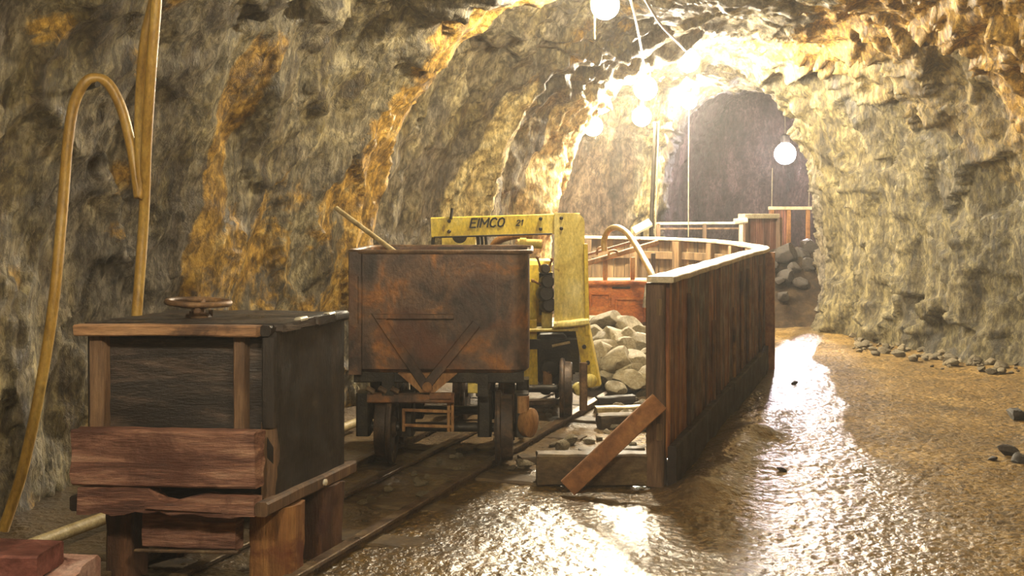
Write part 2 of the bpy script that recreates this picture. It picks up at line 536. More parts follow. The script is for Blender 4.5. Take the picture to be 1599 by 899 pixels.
def relief(P, t):
    """outward push of the rock at the world point P (t 0..1 left foot to right foot)"""
    side = 1 - band(t, 0.38, 0.62, 0.1)
    rt = sstep(0.58, 0.64, t)
    zs = 0.35 + 0.65 * (1 - side)
    a = V((P.x * 1.0, P.y * 1.0, P.z * (0.4 + 0.4 * (1 - side))))
    d = 0.16 * noise.fractal(a * 0.75, 1.0, 2.0, 3) * (1 - 0.3 * (1 - side))
    b = V((P.x, P.y, P.z * zs))
    d += 0.075 * (1 - 2 * abs(noise.noise(b * 1.9 + V((3, 1, 7)))))
    dist, pts = noise.voronoi(V((P.x * 2.3, P.y * 2.3, P.z * 1.2)) + noise.noise_vector(P * 1.7) * 0.5)
    hsh = noise.cell(pts[0] * 13.7)
    d += 0.05 * (hsh) + 0.035 * min(1.0, (dist[1] - dist[0]) * 2.2)
    dist2, pts2 = noise.voronoi(V((P.x * 6.1, P.y * 6.1, P.z * 3.3)) + noise.noise_vector(P * 5) * 0.35)
    d += 0.018 * noise.cell(pts2[0] * 9.3) + 0.012 * min(1, (dist2[1] - dist2[0]) * 2)
    d += 0.018 * noise.fractal(P * 7.0, 0.9, 2.0, 3)
    if rt:
        c = V((P.x * 1.2 + P.z * 0.5, P.y * 1.2, P.z * 0.8 - P.x * 0.5)) + noise.noise_vector(P * 1.1) * 0.4
        dd, pp = noise.voronoi(c * 1.6)
        d += rt * (0.10 * noise.cell(pp[0] * 5.1) + 0.05 * min(1, (dd[1] - dd[0]) * 3) - 0.04)
        d -= rt * 0.22 * exp(-(P.z / 0.28) ** 2) * (0.6 + 0.8 * noise.noise(P * 1.7))
    return d

QS = []
q = -4.5
while q < 24.0:
    QS.append(q)
    q += 0.08 if q < 3.8 else (0.032 if q < 13 else (0.04 if q < 17.2 else 0.07))
NT_ = 300
grid, masks = [], []
for q in QS:
    row, mrow = [], []
    for i, (p, z, nx, nz) in enumerate(profile(q, NT_)):
        t = i / (NT_ - 1)
        P = T(p, q, z)
        d = relief(P, t)
        p2, z2 = p + nx * d, z + nz * d
        row.append(T(p2, q, z2))
        w = noise.noise(V((q * 1.3, z * 1.3, p * 1.3)))
        w2 = noise.noise(V((q * 3.1, z * 2.0, p * 3.1)))
        left = 1 - sstep(0.42, 0.5, t)
        # ochre stains and rock tones, in the drift's own coordinates
        oc = 0.9 * left * band(q + 0.25 * w, 7.15, 7.75, 0.22) * sstep(0.3, 1.0, z)
        oc = max(oc, 0.52 * left * band(q + 0.5 * w, 5.7, 7.2, 0.3) * (1 - sstep(1.3, 1.9, z + 0.4 * w2)))
        oc = max(oc, 0.8 * left * band(q + 0.12 * w2, 5.62, 5.78, 0.08) * band(z, 1.0, 2.5, 0.2))
        oc = max(oc, 0.5 * left * band(q + 0.3 * w2, 2.5, 5.0, 0.4) * sstep(0.1, 0.5, w2))
        oc = max(oc, 0.3 * left * band(q + 0.2 * w2, 9.5, 10.0, 0.2) * sstep(2.3, 2.8, z))
        rt = sstep(0.5, 0.58, t)
        oc = max(oc, 1.0 * rt * (1 - sstep(13.0, 13.8, q + 0.35 * w)) * sstep(-0.28, 0.28, z - (1.55 + 0.95 * max(0.0, q - 11.25)) + 0.3 * w + 0.15 * w2))
        cr = 0.85 * left * band(q + 0.15 * w2, 9.45, 9.95, 0.12) * (1 - sstep(2.3, 2.9, z))  # lamp light on the ribs put into the rock tone
        cr = max(cr, 0.95 * left * band(q + 0.15 * w2, 10.9, 11.85, 0.15) * (1 - sstep(2.4, 3.2, z)))
        cr = max(cr, 0.5 * band(q + 0.2 * w2, 16.0, 16.5, 0.2) * left)
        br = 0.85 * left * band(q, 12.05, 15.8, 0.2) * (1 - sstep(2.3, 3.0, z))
        mv = sstep(16.3, 17.8, q + 0.2 * w) * (1 - 0.6 * sstep(2.6, 3.2, z) * (1 - sstep(18.0, 18.5, q)))  # dimness of the far opening put into the rock tone
        ol = 0.85 * sstep(0.56, 0.62, t) * sstep(10.3, 11.2, q) * (1 - sstep(14.2, 15.0, q)) * (1 - sstep(2.9, 3.3, z))
        mrow.append((oc, cr, br, mv, ol))
    grid.append(row)
    masks.append(mrow)

def wall_piece(name, i0, i1, label, cat):
    vs, fs, at = [], [], []
    n = i1 - i0 + 1
    for r, mr in zip(grid, masks):
        vs += r[i0:i1 + 1]
        at += mr[i0:i1 + 1]
    for a in range(len(grid) - 1):
        for b in range(n - 1):
            fs.append((a * n + b, a * n + b + 1, (a + 1) * n + b + 1, (a + 1) * n + b))
    me = bpy.data.meshes.new(name)
    me.from_pydata(vs, [], fs)
    me.polygons.foreach_set('use_smooth', [True] * len(me.polygons))
    for k, nm in enumerate(('ochre', 'lit_cream', 'brown', 'mauve', 'olive')):
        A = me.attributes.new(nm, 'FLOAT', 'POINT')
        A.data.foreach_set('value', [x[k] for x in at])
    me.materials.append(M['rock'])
    o = bpy.data.objects.new(name, me)
    COL.objects.link(o)
    return tag(o, label, cat, None, 'structure')

I1, I2 = int(NT_ * 0.37), int(NT_ * 0.63)
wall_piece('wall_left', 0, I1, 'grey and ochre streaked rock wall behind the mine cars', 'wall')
wall_piece('ceiling', I1, I2, 'rough arched rock roof of the mine drift with the lamps', 'ceiling')
wall_piece('wall_right', I2, NT_ - 1, 'olive and orange rock wall beside the gravel path', 'wall')

def cap_wall(name, q, label):
    vs, fs = [], []
    n, k = 46, 34
    for i in range(k):
        for j in range(n):
            p = -5.4 + 7.8 * j / (n - 1)
            z = -0.12 + 4.6 * i / (k - 1)
            P = T(p, q, z)
            d = 0.5 * noise.fractal(P * 0.7, 1, 2, 4)
            vs.append(T(p, q + d, z))
    for i in range(k - 1):
        for j in range(n - 1):
            fs.append((i * n + j, i * n + j + 1, (i + 1) * n + j + 1, (i + 1) * n + j))
    me = bpy.data.meshes.new(name)
    me.from_pydata(vs, [], fs)
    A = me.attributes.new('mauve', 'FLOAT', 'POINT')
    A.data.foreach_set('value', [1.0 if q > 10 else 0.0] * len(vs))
    me.polygons.foreach_set('use_smooth', [True] * len(me.polygons))
    me.materials.append(M['rock'])
    o = bpy.data.objects.new(name, me)
    COL.objects.link(o)
    return tag(o, label, 'wall', None, 'structure')
cap_wall('wall_back', 23.0, 'rock at the far end of the drift, coloured dark mauve for the low light')
cap_wall('wall_front', -3.8, 'rock closing the drift behind the viewer')

# ------------------------------------------------------------------ floor
def floor_material():
    m = NT('wet_gravel_floor')
    c = m.coord((1, 1, 1))
    n1 = m.noise(c, 1.6, 7, 0.62, 0.3)
    col = m.ramp(n1, [(0.3, '#5d4921'), (0.5, '#836833'), (0.7, '#a2864e')])
    peb = m.voro(c, 42, 'F1', 'Color')
    pv = m.n('ShaderNodeSeparateColor')
    m.l(peb, pv.inputs[0])
    col = m.mix(0.75, col, m.ramp(pv.outputs[0], [(0.0, '#443d34'), (0.5, '#b0a99c'), (1.0, '#ffffff')]), 'MULTIPLY')
    spk = m.noise(c, 21, 5, 0.7)
    col = m.mix(m.ramp(spk, [(0.29, 1.0), (0.36, 0.0)]), col, '#2a2116')
    wet = m.attr('wet')
    wn = m.noise(m.coord((1, 1, 1)), 3.2, 6, 0.65, 0.3)
    wv = m.math('ADD', wet, m.math('MULTIPLY', m.math('SUBTRACT', wn, 0.5), 0.55))
    wv = m.ramp(wv, [(0.3, 0.0), (0.7, 1.0)])
    col = m.mix(m.math('MULTIPLY', wv, 0.3), col, m.mix(1.0, col, '#8a7f72', 'MULTIPLY'))
    mud = m.attr('mud')
    col = m.mix(mud, col, m.ramp(n1, [(0.3, '#3a2d1f'), (0.6, '#5f4d36')]))
    r = m.mix(wv, m.ramp(spk, [(0.3, 0.55), (0.7, 0.8)]), m.ramp(spk, [(0.3, 0.45), (0.55, 0.33)]))
    h1 = m.voro(c, 42, 'SMOOTH_F1')
    h2 = m.voro(c, 95, 'F1')
    h3 = m.noise(m.coord((1, 1, 1)), 16, 6, 0.65)
    nb = m.bump(h3, 0.25, 0.03)
    nb = m.bump(h1, 0.4, -0.02, nb)
    nb = m.bump(h2, 0.4, -0.008, nb)
    # standing film of water over the wet part
    m.l(m.math('MULTIPLY', wv, 0.9), m.b.inputs['Coat Weight'])
    m.b.inputs['Coat Roughness'].default_value = 0.26
    cb = m.bump(h3, 0.25, 0.03)
    cb = m.bump(h1, 0.3, -0.02, cb)
    m.l(cb, m.b.inputs['Coat Normal'])
    return m.done(col, r, nb, None, m.mix(wv, 0.35, 0.9))
M['floor'] = floor_material()

def ground(x, y):
    """height of the trodden floor"""
    p, q = PQ(x, y)
    h = 0.012 * noise.noise(V((x * 1.1, y * 1.1, 0))) + 0.008 * noise.noise(V((x * 5, y * 5, 2)))
    h += 0.05 * sstep(0.35, 1.3, p + 0.2 * noise.noise(V((x, y, 5)))) * sstep(6, 9, q)            # debris apron at the right wall
    h += 0.10 * exp(-((p + 1.08 - 0.1 * noise.noise(V((x * 2, y * 2, 9)))) / 0.17) ** 2) * band(q, 5.75, 8.2, 0.4) * (0.65 + 0.7 * noise.noise(V((x * 3, y * 3, 1))))  # mud banked along the fence foot
    h += 0.02 * noise.noise(V((x * 2.2, y * 2.2, 7))) * (1 - sstep(-1.5, -1.3, p))
    return h

vs, fs, wet, mud = [], [], [], []
fq = []
q = -4.4
while q < 23.5:
    fq.append(q)
    q += 0.06 if q < 3.6 else (0.014 if q < 7.4 else (0.024 if q < 9.5 else 0.05))
fp = []
p = -5.6
while p < 2.6:
    fp.append(p)
    p += 0.014 if -2.4 < p < 0.9 else 0.03
for q in fq:
    for p in fp:
        P = T(p, q)
        z = ground(P.x, P.y)
        z += 0.007 * noise.noise(V((P.x * 17, P.y * 17, 3))) + 0.003 * noise.noise(V((P.x * 38, P.y * 38, 8)))
        if 3.6 < q < 9.5 and p > -2.4:
            z += 0.012 * (0.45 - noise.voronoi(V((P.x * 36, P.y * 36, 0.5)))[0][0]) * (0.55 + 0.6 * noise.noise(V((P.x * 2.5, P.y * 2.5, 6))))
        vs.append(V((P.x, P.y, z)))
        w = noise.noise(V((P.x * 1.4, P.y * 1.4, 4)))
        e = keyf([(3, 0.45), (5.2, 0.25), (6.4, -0.1), (7.4, -0.42), (8.5, -0.5), (10.5, -0.8), (11.6, -1.0), (13, -1.1)], q)
        soft = keyf([(4, 0.9), (6.2, 0.6), (7.2, 0.12), (12, 0.05)], q)
        a = 1 - sstep(e - soft, e + soft, p + 0.08 * w)
        a *= 1 - 0.97 * sstep(5.8, 6.2, q) * (1 - sstep(-1.6, -1.3, p))
        wet.append(a)
        tr = (1 - sstep(-2.15, -1.75, p)) * sstep(5.5, 6.2, q + 0.4 * w)
        mud.append(max(0.8 * tr, 0.75 * (1 - sstep(-2.6, -2.3, p)), 0.8 * exp(-((p + 1.12) / 0.2) ** 2) * band(q, 5.6, 10.5, 0.3)))
n = len(fp)
for a in range(len(fq) - 1):
    for b in range(n - 1):
        fs.append((a * n + b, a * n + b + 1, (a + 1) * n + b + 1, (a + 1) * n + b))
me = bpy.data.meshes.new('floor')
me.from_pydata(vs, [], fs)
me.polygons.foreach_set('use_smooth', [True] * len(me.polygons))
for nm, val in (('wet', wet), ('mud', mud)):
    A = me.attributes.new(nm, 'FLOAT', 'POINT')
    A.data.foreach_set('value', val)
me.materials.append(M['floor'])
fl = bpy.data.objects.new('floor', me)
COL.objects.link(fl)
tag(fl, 'wet brown gravel floor of the mine drift', 'floor', None, 'structure')
# ------------------------------------------------------------------ lamps
EXPOSURE = 0.5
WARM = (1.0, 0.87, 0.63)
COOL = (1.0, 0.88, 0.90)
M['bulb_warm'] = bulb_mat('warm_bulb', WARM, 800.0)
M['bulb_cool'] = bulb_mat('cool_bulb', COOL, 330.0)
M['bulb_fill'] = bulb_mat('warm_fill_behind', WARM, 330.0)

def lamp(pos, r, mat, label, cord_to=None, pull=None, group=None):
    pos = V(pos)
    t = thing('mine_lamp', label, 'lamp', (pos.x, pos.y, pos.z - r), group)
    b = MB()
    prof = [(0.0, -r)] + [(r * sin(a), -r * cos(a)) for a in [pi * k / 9 for k in range(1, 8)]] + [(r * 0.3, r * 1.0), (0.0, r * 1.0)]
    b.lathe(prof, pos, (0, 0, 1), 16)
    b.build('bulb', mat, t, label='glowing bulb')
    s = MB().lathe([(r * 0.30, r * 0.98), (r * 0.42, r * 1.02), (r * 0.42, r * 1.7), (r * 0.25, r * 1.9), (0, r * 1.9)], pos, (0, 0, 1), 14)
    s.build('socket', M['dark_iron'], t)
    if cord_to is not None:
        a = pos + V((0, 0, r * 1.85))
        c = V(cord_to)
        mid = (a + c) / 2 - V((0, 0, 0.02))
        MB().tube(spline([a, mid, c], 6), 0.008, 8).build('cord', M['cable'], t)
    if pull is not None:
        a = pos + V((r * -0.55, 0, r * 0.6))
        c = MB().tube([a, a + V((-0.02, -0.01, -r)), a + V((-0.02, -0.01, -pull))], 0.006, 8)
        c.build('pull_cord', M['cable'], t)
    return t

lamp(W(945, 8, 7.6), 0.10, M['bulb_warm'], 'bright round lamp at the top edge of the photo with a hanging pull cord', W(948, -45, 7.6), 0.30)
lamp(W(1075, 95, 12.6), 0.13, M['bulb_warm'], 'bright lamp on the roof, second along from the top edge lamp', W(1077, 55, 12.7))
lamp(W(1008, 138, 12.0), 0.13, M['bulb_warm'], 'bright lamp above the light pole, upper of the close pair', W(1006, 90, 12.1))
lamp(W(1002, 182, 13.6), 0.12, M['bulb_warm'], 'bright lamp at the head of the light pole, lower of the close pair')
lamp(W(926, 197, 12.3), 0.11, M['bulb_warm'], 'small bright lamp against the left wall above the yellow loader', W(900, 150, 12.35))
lamp(W(1076, 158, 16.5), 0.12, M['bulb_warm'], 'added lamp for the glow on the low roof before the far opening', W(1076, 125, 16.6))  # lamp added where the low roof only reflects a glow
lamp(W(1226, 240, 19.6), 0.19, M['bulb_cool'], 'large white lamp hanging in the dark far opening', W(1226, 130, 19.8))
# unseen roof lamps added behind the viewer to fill the foreground
lamp(T(-1.6, 1.2, 2.95), 0.13, M['bulb_fill'], 'added fill lamp just behind the viewer over the left side', T(-1.6, 1.2, 3.4))
lamp(T(0.4, 1.8, 2.9), 0.13, M['bulb_fill'], 'added fill lamp just behind the viewer over the right side', T(0.4, 1.8, 3.4))
M['bulb_side_fill'] = bulb_mat('weaker_warm_fill', WARM, 170.0)  # unseen lamp added on the right to fill both walls
lamp(T(1.25, 4.2, 2.85), 0.13, M['bulb_side_fill'], 'added fill lamp out of the frame on the right over the gravel', T(1.25, 4.2, 3.2))
# ------------------------------------------------------------------ shared pieces of rolling stock
def wheel_mb(c, ax, r, w, flange_in=1):
    """cast wheel: tread of width w on the axis ax, flange on the inner side"""
    ax = V(ax).normalized() * flange_in
    h = w / 2
    m = MB()
    m.lathe([(0.0, -h), (r * 0.28, -h), (r * 0.34, -h + 0.012), (r * 0.74, -h + 0.016), (r * 0.80, -h), (r * 0.97, -h), (r, -h + 0.01),
             (r * 1.02, h - 0.035), (r * 1.13, h - 0.028), (r * 1.15, h - 0.012), (r * 1.12, h), (r * 0.8, h), (r * 0.74, h - 0.012),
             (r * 0.34, h - 0.01), (r * 0.28, h + 0.01), (0.0, h + 0.01)], c, ax, 36)
    return m

def block_wheel_mb(c, ax, r, w, flange_in=1):
    """solid plate wheel with a broad tread"""
    ax = V(ax).normalized() * flange_in
    h = w / 2
    return MB().lathe([(0.0, -h - 0.02), (0.035, -h - 0.02), (0.04, -h), (r * 0.95, -h), (r, -h + 0.01), (r * 1.01, h - 0.03), (r * 1.1, h - 0.024), (r * 1.1, h - 0.004), (r * 1.05, h), (0.0, h)], c, ax, 36)

def disc_mb(c, ax, r, w):
    ax = V(ax).normalized()
    return MB().lathe([(0, -w / 2), (r * 0.85, -w / 2), (r, -w / 2 + w * 0.2), (r, w / 2 - w * 0.2), (r * 0.85, w / 2), (0, w / 2)], c, ax, 28)

# ------------------------------------------------------------------ wooden box car in front
def box_car():
    yaw, head = radians(4), radians(19)
    ax = V((cos(yaw), -sin(yaw), 0))
    ay = V((sin(head), cos(head), 0))
    corner = W(405, 672, 4.25)
    O = V((corner.x, corner.y, 0)) - ax * 0.73
    X = Matrix(((ax.x, ay.x, 0, O.x), (ax.y, ay.y, 0, O.y), (0, 0, 1, 0), (0, 0, 0, 1)))   # the racked frame of the old car
    t = thing('wooden_bin', 'dark wooden box with a red plank bumper standing on timber legs, front left', 'wooden bin', O + ax * 0.36 + ay * 0.3)
    L = 0.66
    # body shell: left, right, back boards
    b = MB(X)
    b.box((0.715, 0.08, 0.34), (0.75, L, 1.02), 0.005, rough=0.004, seed=3)
    b.build('side_panel', M['wood_side'], t)
    b = MB(X)
    b.box((0.0, 0.08, 0.34), (0.035, L, 1.02), 0.005, rough=0.004, seed=4)
    b.build('side_panel', M['wood_side'], t)
    b = MB(X)
    b.box((0.0, L - 0.03, 0.34), (0.75, L, 1.02), 0.005, rough=0.004, seed=5)
    b.build('back_panel', M['wood_side'], t)
    b = MB(X)
    b.box((0.03, 0.11, 0.40), (0.72, 0.135, 0.99), 0.004, rough=0.007, seed=6)
    b.build('front_panel', M['wood_black'], t, label='blackened front panel')
    b = MB(X)
    b.box((0.0, 0.08, 0.33), (0.75, L, 0.37), 0.004)
    b.build('floor_board', M['wood_dark_sill'], t)
    # posts of the front frame
    for x0, x1, s in ((-0.005, 0.055, 1), (0.585, 0.63, 2)):
        b = MB(X)
        b.box((x0, 0.065, 0.40), (x1, 0.115, 1.005), 0.006, rough=0.003, seed=s)
        b.build('front_post', M['wood_post'], t)
    b = MB(X)
    b.box((0.69, 0.075, 0.36), (0.748, 0.12, 0.66), 0.006, rough=0.004, seed=8)
    b.build('corner_block', M['wood_post'], t)
    b = MB(X)
    b.box((0.70, 0.07, 0.64), (0.752, 0.115, 1.0), 0.006, rough=0.003, seed=9)
    b.build('corner_post', M['wood_side'], t)
    b = MB(X)
    b.box((-0.035, 0.10, 0.34), (-0.006, 0.14, 1.0), 0.006, rough=0.003, seed=10)
    b.build('corner_post', M['wood_side'], t)
    # top: front tan plank then dark boards behind
    b = MB(X)
    b.bar((-0.04, 0.055, 1.028), (0.70, 0.055, 1.028), 0.06, 0.045, (0, 0, 1), 0.006, rough=0.004, seed=11, ends=0.006)
    b.build('top_front_plank', M['wood_tan'], t, label='tan plank along the top front edge')
    for k in range(4):
        b = MB(X)
        y = 0.09 + 0.145 * k + 0.07
        b.bar((-0.035 + 0.004 * k, y, 1.036), (0.775 - 0.012 * (k % 2), y, 1.036), 0.141, 0.034, (0, 0, 1), 0.005, rough=0.005, seed=20 + k, ends=0.008)
        b.build('top_board', M['wood_black'], t)
    b = MB(X)
    b.bar((0.72, 0.06, 1.03), (0.745, L + 0.01, 1.035), 0.05, 0.042, (0, 0, 1), 0.01, rough=0.006, seed=31)
    b.build('top_edge_strip', M['wood_side'], t)
    for y in (0.28, 0.52):
        b = MB(X)
        b.bar((0.752, y - 0.025, 1.05), (0.752, y + 0.03, 1.052), 0.03, 0.02, (0, 0, 1), 0.006, rough=0.004, seed=int(y * 100))
        b.build('edge_clip', M['white_metal'], t, label='pale metal clip on the top edge')
    # bumper: a sound plank over a split, rotten one
    b = MB(X)
    b.bar((-0.005, 0.0, 0.535), (0.73, 0.0, 0.535), 0.07, 0.222, (0, 0, 1), 0.008, rough=0.006, seed=41, ends=0.012)
    b.build('bumper_plank', M['wood_red'], t)
    # rotten lower plank: jagged outline
    rnd = random.Random(5)
    top = [(0.02, 0.418)]; 
    for k in range(1, 15):
        x = 0.02 + 0.70 * k / 15
        z = 0.418 if k < 7 else 0.395
        z -= 0.03 * exp(-((x - 0.40) / 0.07) ** 2)
        top.append((x, z + rnd.uniform(-0.006, 0.004)))
    top.append((0.725, 0.385))
    bot = []
    for k in range(0, 16):
        x = 0.725 - 0.71 * k / 15
        bot.append((x, 0.315 + rnd.uniform(-0.008, 0.008) + 0.012 * exp(-((x - 0.3) / 0.1) ** 2)))
    b = MB(X)
    b.prism([(x, -0.03, z) for x, z in top + bot], (0, 0.06, 0))
    b.build('rotten_bumper_plank', M['wood_red'], t, label='split and rotten lower bumper plank')
    b = MB(X)
    b.bar((0.30, -0.036, 0.352), (0.60, -0.03, 0.343), 0.012, 0.028, (0, 0, 1), 0.004, rough=0.006, seed=44, ends=0.02)
    b.build('splinter', M['wood_red'], t)
    # side sill with its bright worn edge
    b = MB(X)
    b.bar((0.755, -0.03, 0.345), (0.755, L + 0.06, 0.345), 0.05, 0.055, (0, 0, 1), 0.008, rough=0.003, seed=51)
    s = b.build('side_sill', M['wood_post'], t)
    MB(X).lathe([(0, 0.0), (0.014, 0.0), (0.014, 0.008), (0.0, 0.013)], (0.779, 0.42, 0.345), (1, 0, 0), 10).build('bolt', M['white_metal'], s)
    b = MB(X)
    b.bar((-0.01, 0.0, 0.345), (-0.01, L, 0.345), 0.05, 0.06, (0, 0, 1), 0.008, rough=0.003, seed=52)
    b.build('side_sill', M['wood_dark_sill'], t)
    # stout timber legs under the sills
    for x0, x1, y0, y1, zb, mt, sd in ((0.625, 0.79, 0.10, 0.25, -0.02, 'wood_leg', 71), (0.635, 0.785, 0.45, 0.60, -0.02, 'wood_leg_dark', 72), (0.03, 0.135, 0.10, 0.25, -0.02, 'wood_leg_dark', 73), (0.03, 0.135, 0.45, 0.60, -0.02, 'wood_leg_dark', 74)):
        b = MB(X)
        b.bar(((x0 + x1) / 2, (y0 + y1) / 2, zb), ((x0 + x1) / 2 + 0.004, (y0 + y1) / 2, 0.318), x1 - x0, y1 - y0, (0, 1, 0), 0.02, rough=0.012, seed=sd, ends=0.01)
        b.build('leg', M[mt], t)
    b = MB(X)
    b.box((0.22, 0.06, 0.155), (0.60, 0.12, 0.30), 0.008, rough=0.006, seed=61)
    b.build('cross_beam', M['wood_red'], t)
    b = MB(X)
    b.box((0.20, 0.04, 0.146), (0.62, 0.06, 0.158), 0.003)
    b.build('beam_strap', M['rail'], t)
    return t, X
car_root, CX = box_car()

# hand wheel lying on the box car
def hand_wheel():
    c = CX @ V((0.285, 0.33, 1.055))
    t = thing('hand_wheel', 'rusty round hand wheel lying on top of the dark wooden box', 'hand wheel', c)
    z = c.z
    MB().lathe([(0.0, 0), (0.055, 0), (0.05, 0.014), (0.026, 0.02), (0.026, 0.05), (0.0, 0.05)], c, (0, 0, 1), 20).build('hub', M['rust_wheel'], t)
    ring = [(c.x + 0.128 * cos(2 * pi * k / 40), c.y + 0.128 * sin(2 * pi * k / 40), z + 0.062 - 0.006 * cos(2 * pi * k / 40)) for k in range(40)]
    MB().tube(ring, 0.0125, 10, closed=True).build('rim', M['rust_wheel'], t)
    for k in range(5):
        a = 2 * pi * k / 5 + 0.4
        p = V((c.x + 0.02 * cos(a), c.y + 0.02 * sin(a), z + 0.042))
        e = V((c.x + 0.124 * cos(a), c.y + 0.124 * sin(a), z + 0.061))
        MB().tube([p, e], 0.009, 8).build('spoke', M['rust_wheel'], t)
    for k in range(3):
        a = 2 * pi * k / 3 + 0.2
        MB().cyl((c.x + 0.05 * cos(a), c.y + 0.05 * sin(a), z + 0.002), (c.x + 0.05 * cos(a), c.y + 0.05 * sin(a), z + 0.03), 0.009, 8).build('bolt', M['rust_wheel'], t)
hand_wheel()

# ------------------------------------------------------------------ rusty steel ore car
def ore_car():
    yaw, head = radians(1.5), radians(1.2)
    ax = V((cos(yaw), -sin(yaw), 0))
    ay = V((sin(head), cos(head), 0))
    Y0 = 6.25
    O = W(546, 500, Y0)
    O.z = 0
    X = Matrix(((ax.x, ay.x, 0, O.x), (ax.y, ay.y, 0, O.y), (0, 0, 1, 0), (0, 0, 0, 1)))
    t = thing('mine_car', 'rusted steel tub car between the dark wooden box and the yellow loader', 'mine car', O + ax * 0.5 + ay * 0.45)
    Wd, D, z0, z1 = 1.03, 0.92, 0.565, 1.268
    # tub: plan outline with rounded corners, open on top
    def outline(ins, r):
        pts = []
        for cx, cy, a0 in ((Wd - r - ins, r + ins, -90), (Wd - r - ins, D - r - ins, 0), (r + ins, D - r - ins, 90), (r + ins, r + ins, 180)):
            for k in range(9):
                a = radians(a0 + 90 * k / 8)
                pts.append((cx + r * cos(a), cy + r * sin(a)))
        return pts
    m = MB(X)
    rings = []
    for ins, z in ((0.03, z0), (0.0, z0 + 0.03), (0.0, z0 + 0.25), (0.0, z1 - 0.25), (0.0, z1), (0.014, z1), (0.014, z0 + 0.06)):
        rings.append([(x, y + 0.006 * noise.noise(V((x * 3, y * 3, z * 3))), z) for x, y in outline(ins, 0.10)])
    n = len(rings[0])
    vs = [p for r in rings for p in r]
    fs = []
    for i in range(len(rings) - 1):
        for j in range(n):
            k = (j + 1) % n
            fs.append((i * n + j, i * n + k, (i + 1) * n + k, (i + 1) * n + j))
    fs.append(tuple(reversed(range(n))))
    fs.append(tuple((len(rings) - 1) * n + j for j in range(n)))
    m.add(vs, fs)
    tub = m.build('tub', M['rust'], t)
    m = MB(X)
    o1 = outline(-0.012, 0.112)
    m.tube([(x, y, z1) for x, y in o1], 0.013, 8, closed=True)
    m.build('rim', M['rust_wheel'], tub)
    # flat front plate with V stiffener and ledge bar
    m = MB(X)
    m.box((0.075, -0.010, z0 + 0.03), (0.84, 0.004, z1 - 0.005), 0.003)
    m.build('front_plate', M['rust'], t)
    m = MB(X)
    m.box((-0.005, -0.012, z0), (0.07, 0.002, z1), 0.003)
    m.build('edge_flange', M['rust'], t)
    for x in (0.15, 0.73):
        m = MB(X)
        m.bar((x, -0.018, 0.93 if x < 0.4 else 0.86), (0.44, -0.018, 0.50), 0.016, 0.055, (0, 0, 1), 0.004)
        m.build('v_stiffener', M['rust'], t)
    m = MB(X)
    m.box((0.15, -0.03, 0.885), (0.60, -0.005, 0.915), 0.004)
    m.build('ledge_bar', M['rust'], t)
    m = MB(X)
    m.box((0.05, -0.022, 0.86), (0.075, -0.005, 1.13), 0.004)
    m.build('side_bar', M['rust'], t)
    m = MB(X)
    m.prism([(0.28, -0.02, 0.575), (0.62, -0.02, 0.575), (0.49, -0.02, 0.465), (0.41, -0.02, 0.465)], (0, 0.05, 0))
    m.build('gusset_plate', M['rust_tan'], t)
    m = MB(X)
    m.lathe([(0, -0.012), (0.028, -0.012), (0.028, 0.012), (0, 0.012)], (0.45, -0.03, 0.50), (0, 1, 0), 16)
    m.build('draw_eye', M['rust_tan'], t)
    # chassis
    for x in (0.22, 0.76):
        m = MB(X)
        m.box((x - 0.035, 0.0, 0.44), (x + 0.035, D, 0.57), 0.006)
        m.build('chassis_beam', M['dark_iron'], t)
    m = MB(X)
    m.box((0.02, 0.02, 0.515), (1.0, 0.10, 0.58), 0.006)
    m.build('cross_member', M['dark_iron'], t)
    m = MB(X)
    m.box((0.10, 0.0, 0.40), (0.60, 0.06, 0.455), 0.008)
    m.box((0.46, -0.012, 0.425), (0.585, 0.0, 0.465), 0.004)
    m.build('draw_bar', M['rust'], t)
    # ladder shaped brake frame hanging in the middle
    m = MB(X)
    for z in (0.345, 0.258):
        m.bar((0.30, 0.05, z + 0.008), (0.585, 0.05, z), 0.014, 0.018, (0, 0, 1), 0.003)
    for x in (0.305, 0.565, 0.588):
        m.box((x - 0.009, 0.043, 0.23), (x + 0.009, 0.057, 0.41 if x > 0.4 else 0.36), 0.003)
    m.build('brake_frame', M['rust_tan'], t)
    m = MB(X)
    m.box((0.68, -0.01, 0.46), (0.735, 0.04, 0.515), 0.006)
    m.build('yellow_bracket', M['pale_yellow'], t, label='small yellow bracket under the tub')
    for y in (0.16, 0.70):
        MB(X).cyl((0.05, y, 0.235), (1.0, y, 0.235), 0.028, 14).build('axle', M['dark_iron'], t)
        for x, sgn in ((0.19, 1), (0.885, -1)):
            w = wheel_mb((x, y, 0.235), (1, 0, 0), 0.19, 0.10, sgn)
            w.v = [X @ p for p in w.v]
            w.build('wheel', M['iron_wheel'], t)
        for x in (0.06, 0.315, 0.77, 0.985):
            m = MB(X)
            m.box((x - 0.04, y - 0.07, 0.19), (x + 0.04, y + 0.07, 0.44), 0.012)
            m.build('axle_box', M['dark_iron'], t)
        if y < 0.3:
            m = MB(X)
            m.lathe([(0, 0.0), (0.075, 0.0), (0.085, 0.015), (0.085, 0.05), (0.06, 0.065), (0.03, 0.075), (0, 0.08)], (1.0, y - 0.02, 0.27), (0.85, -0.5, 0), 22)
            m.build('hub_cap', M['rust_tan'], t, label='tan rusted hub cap on the near axle')
            m = MB(X)
            m.box((0.96, y - 0.08, 0.33), (1.03, y - 0.02, 0.43), 0.012)
            m.build('hub_bracket', M['rust_tan'], t)
    m = MB(X)
    for x in (0.10, 0.17, 0.24):
        m.bar((x, -0.01, 0.49), (x + 0.04, 0.0, 0.465), 0.03, 0.03, (0, 0, 1), 0.008)
    m.build('safety_chain', M['rail'], t)
    return t, X
ore_root, OX = ore_car()

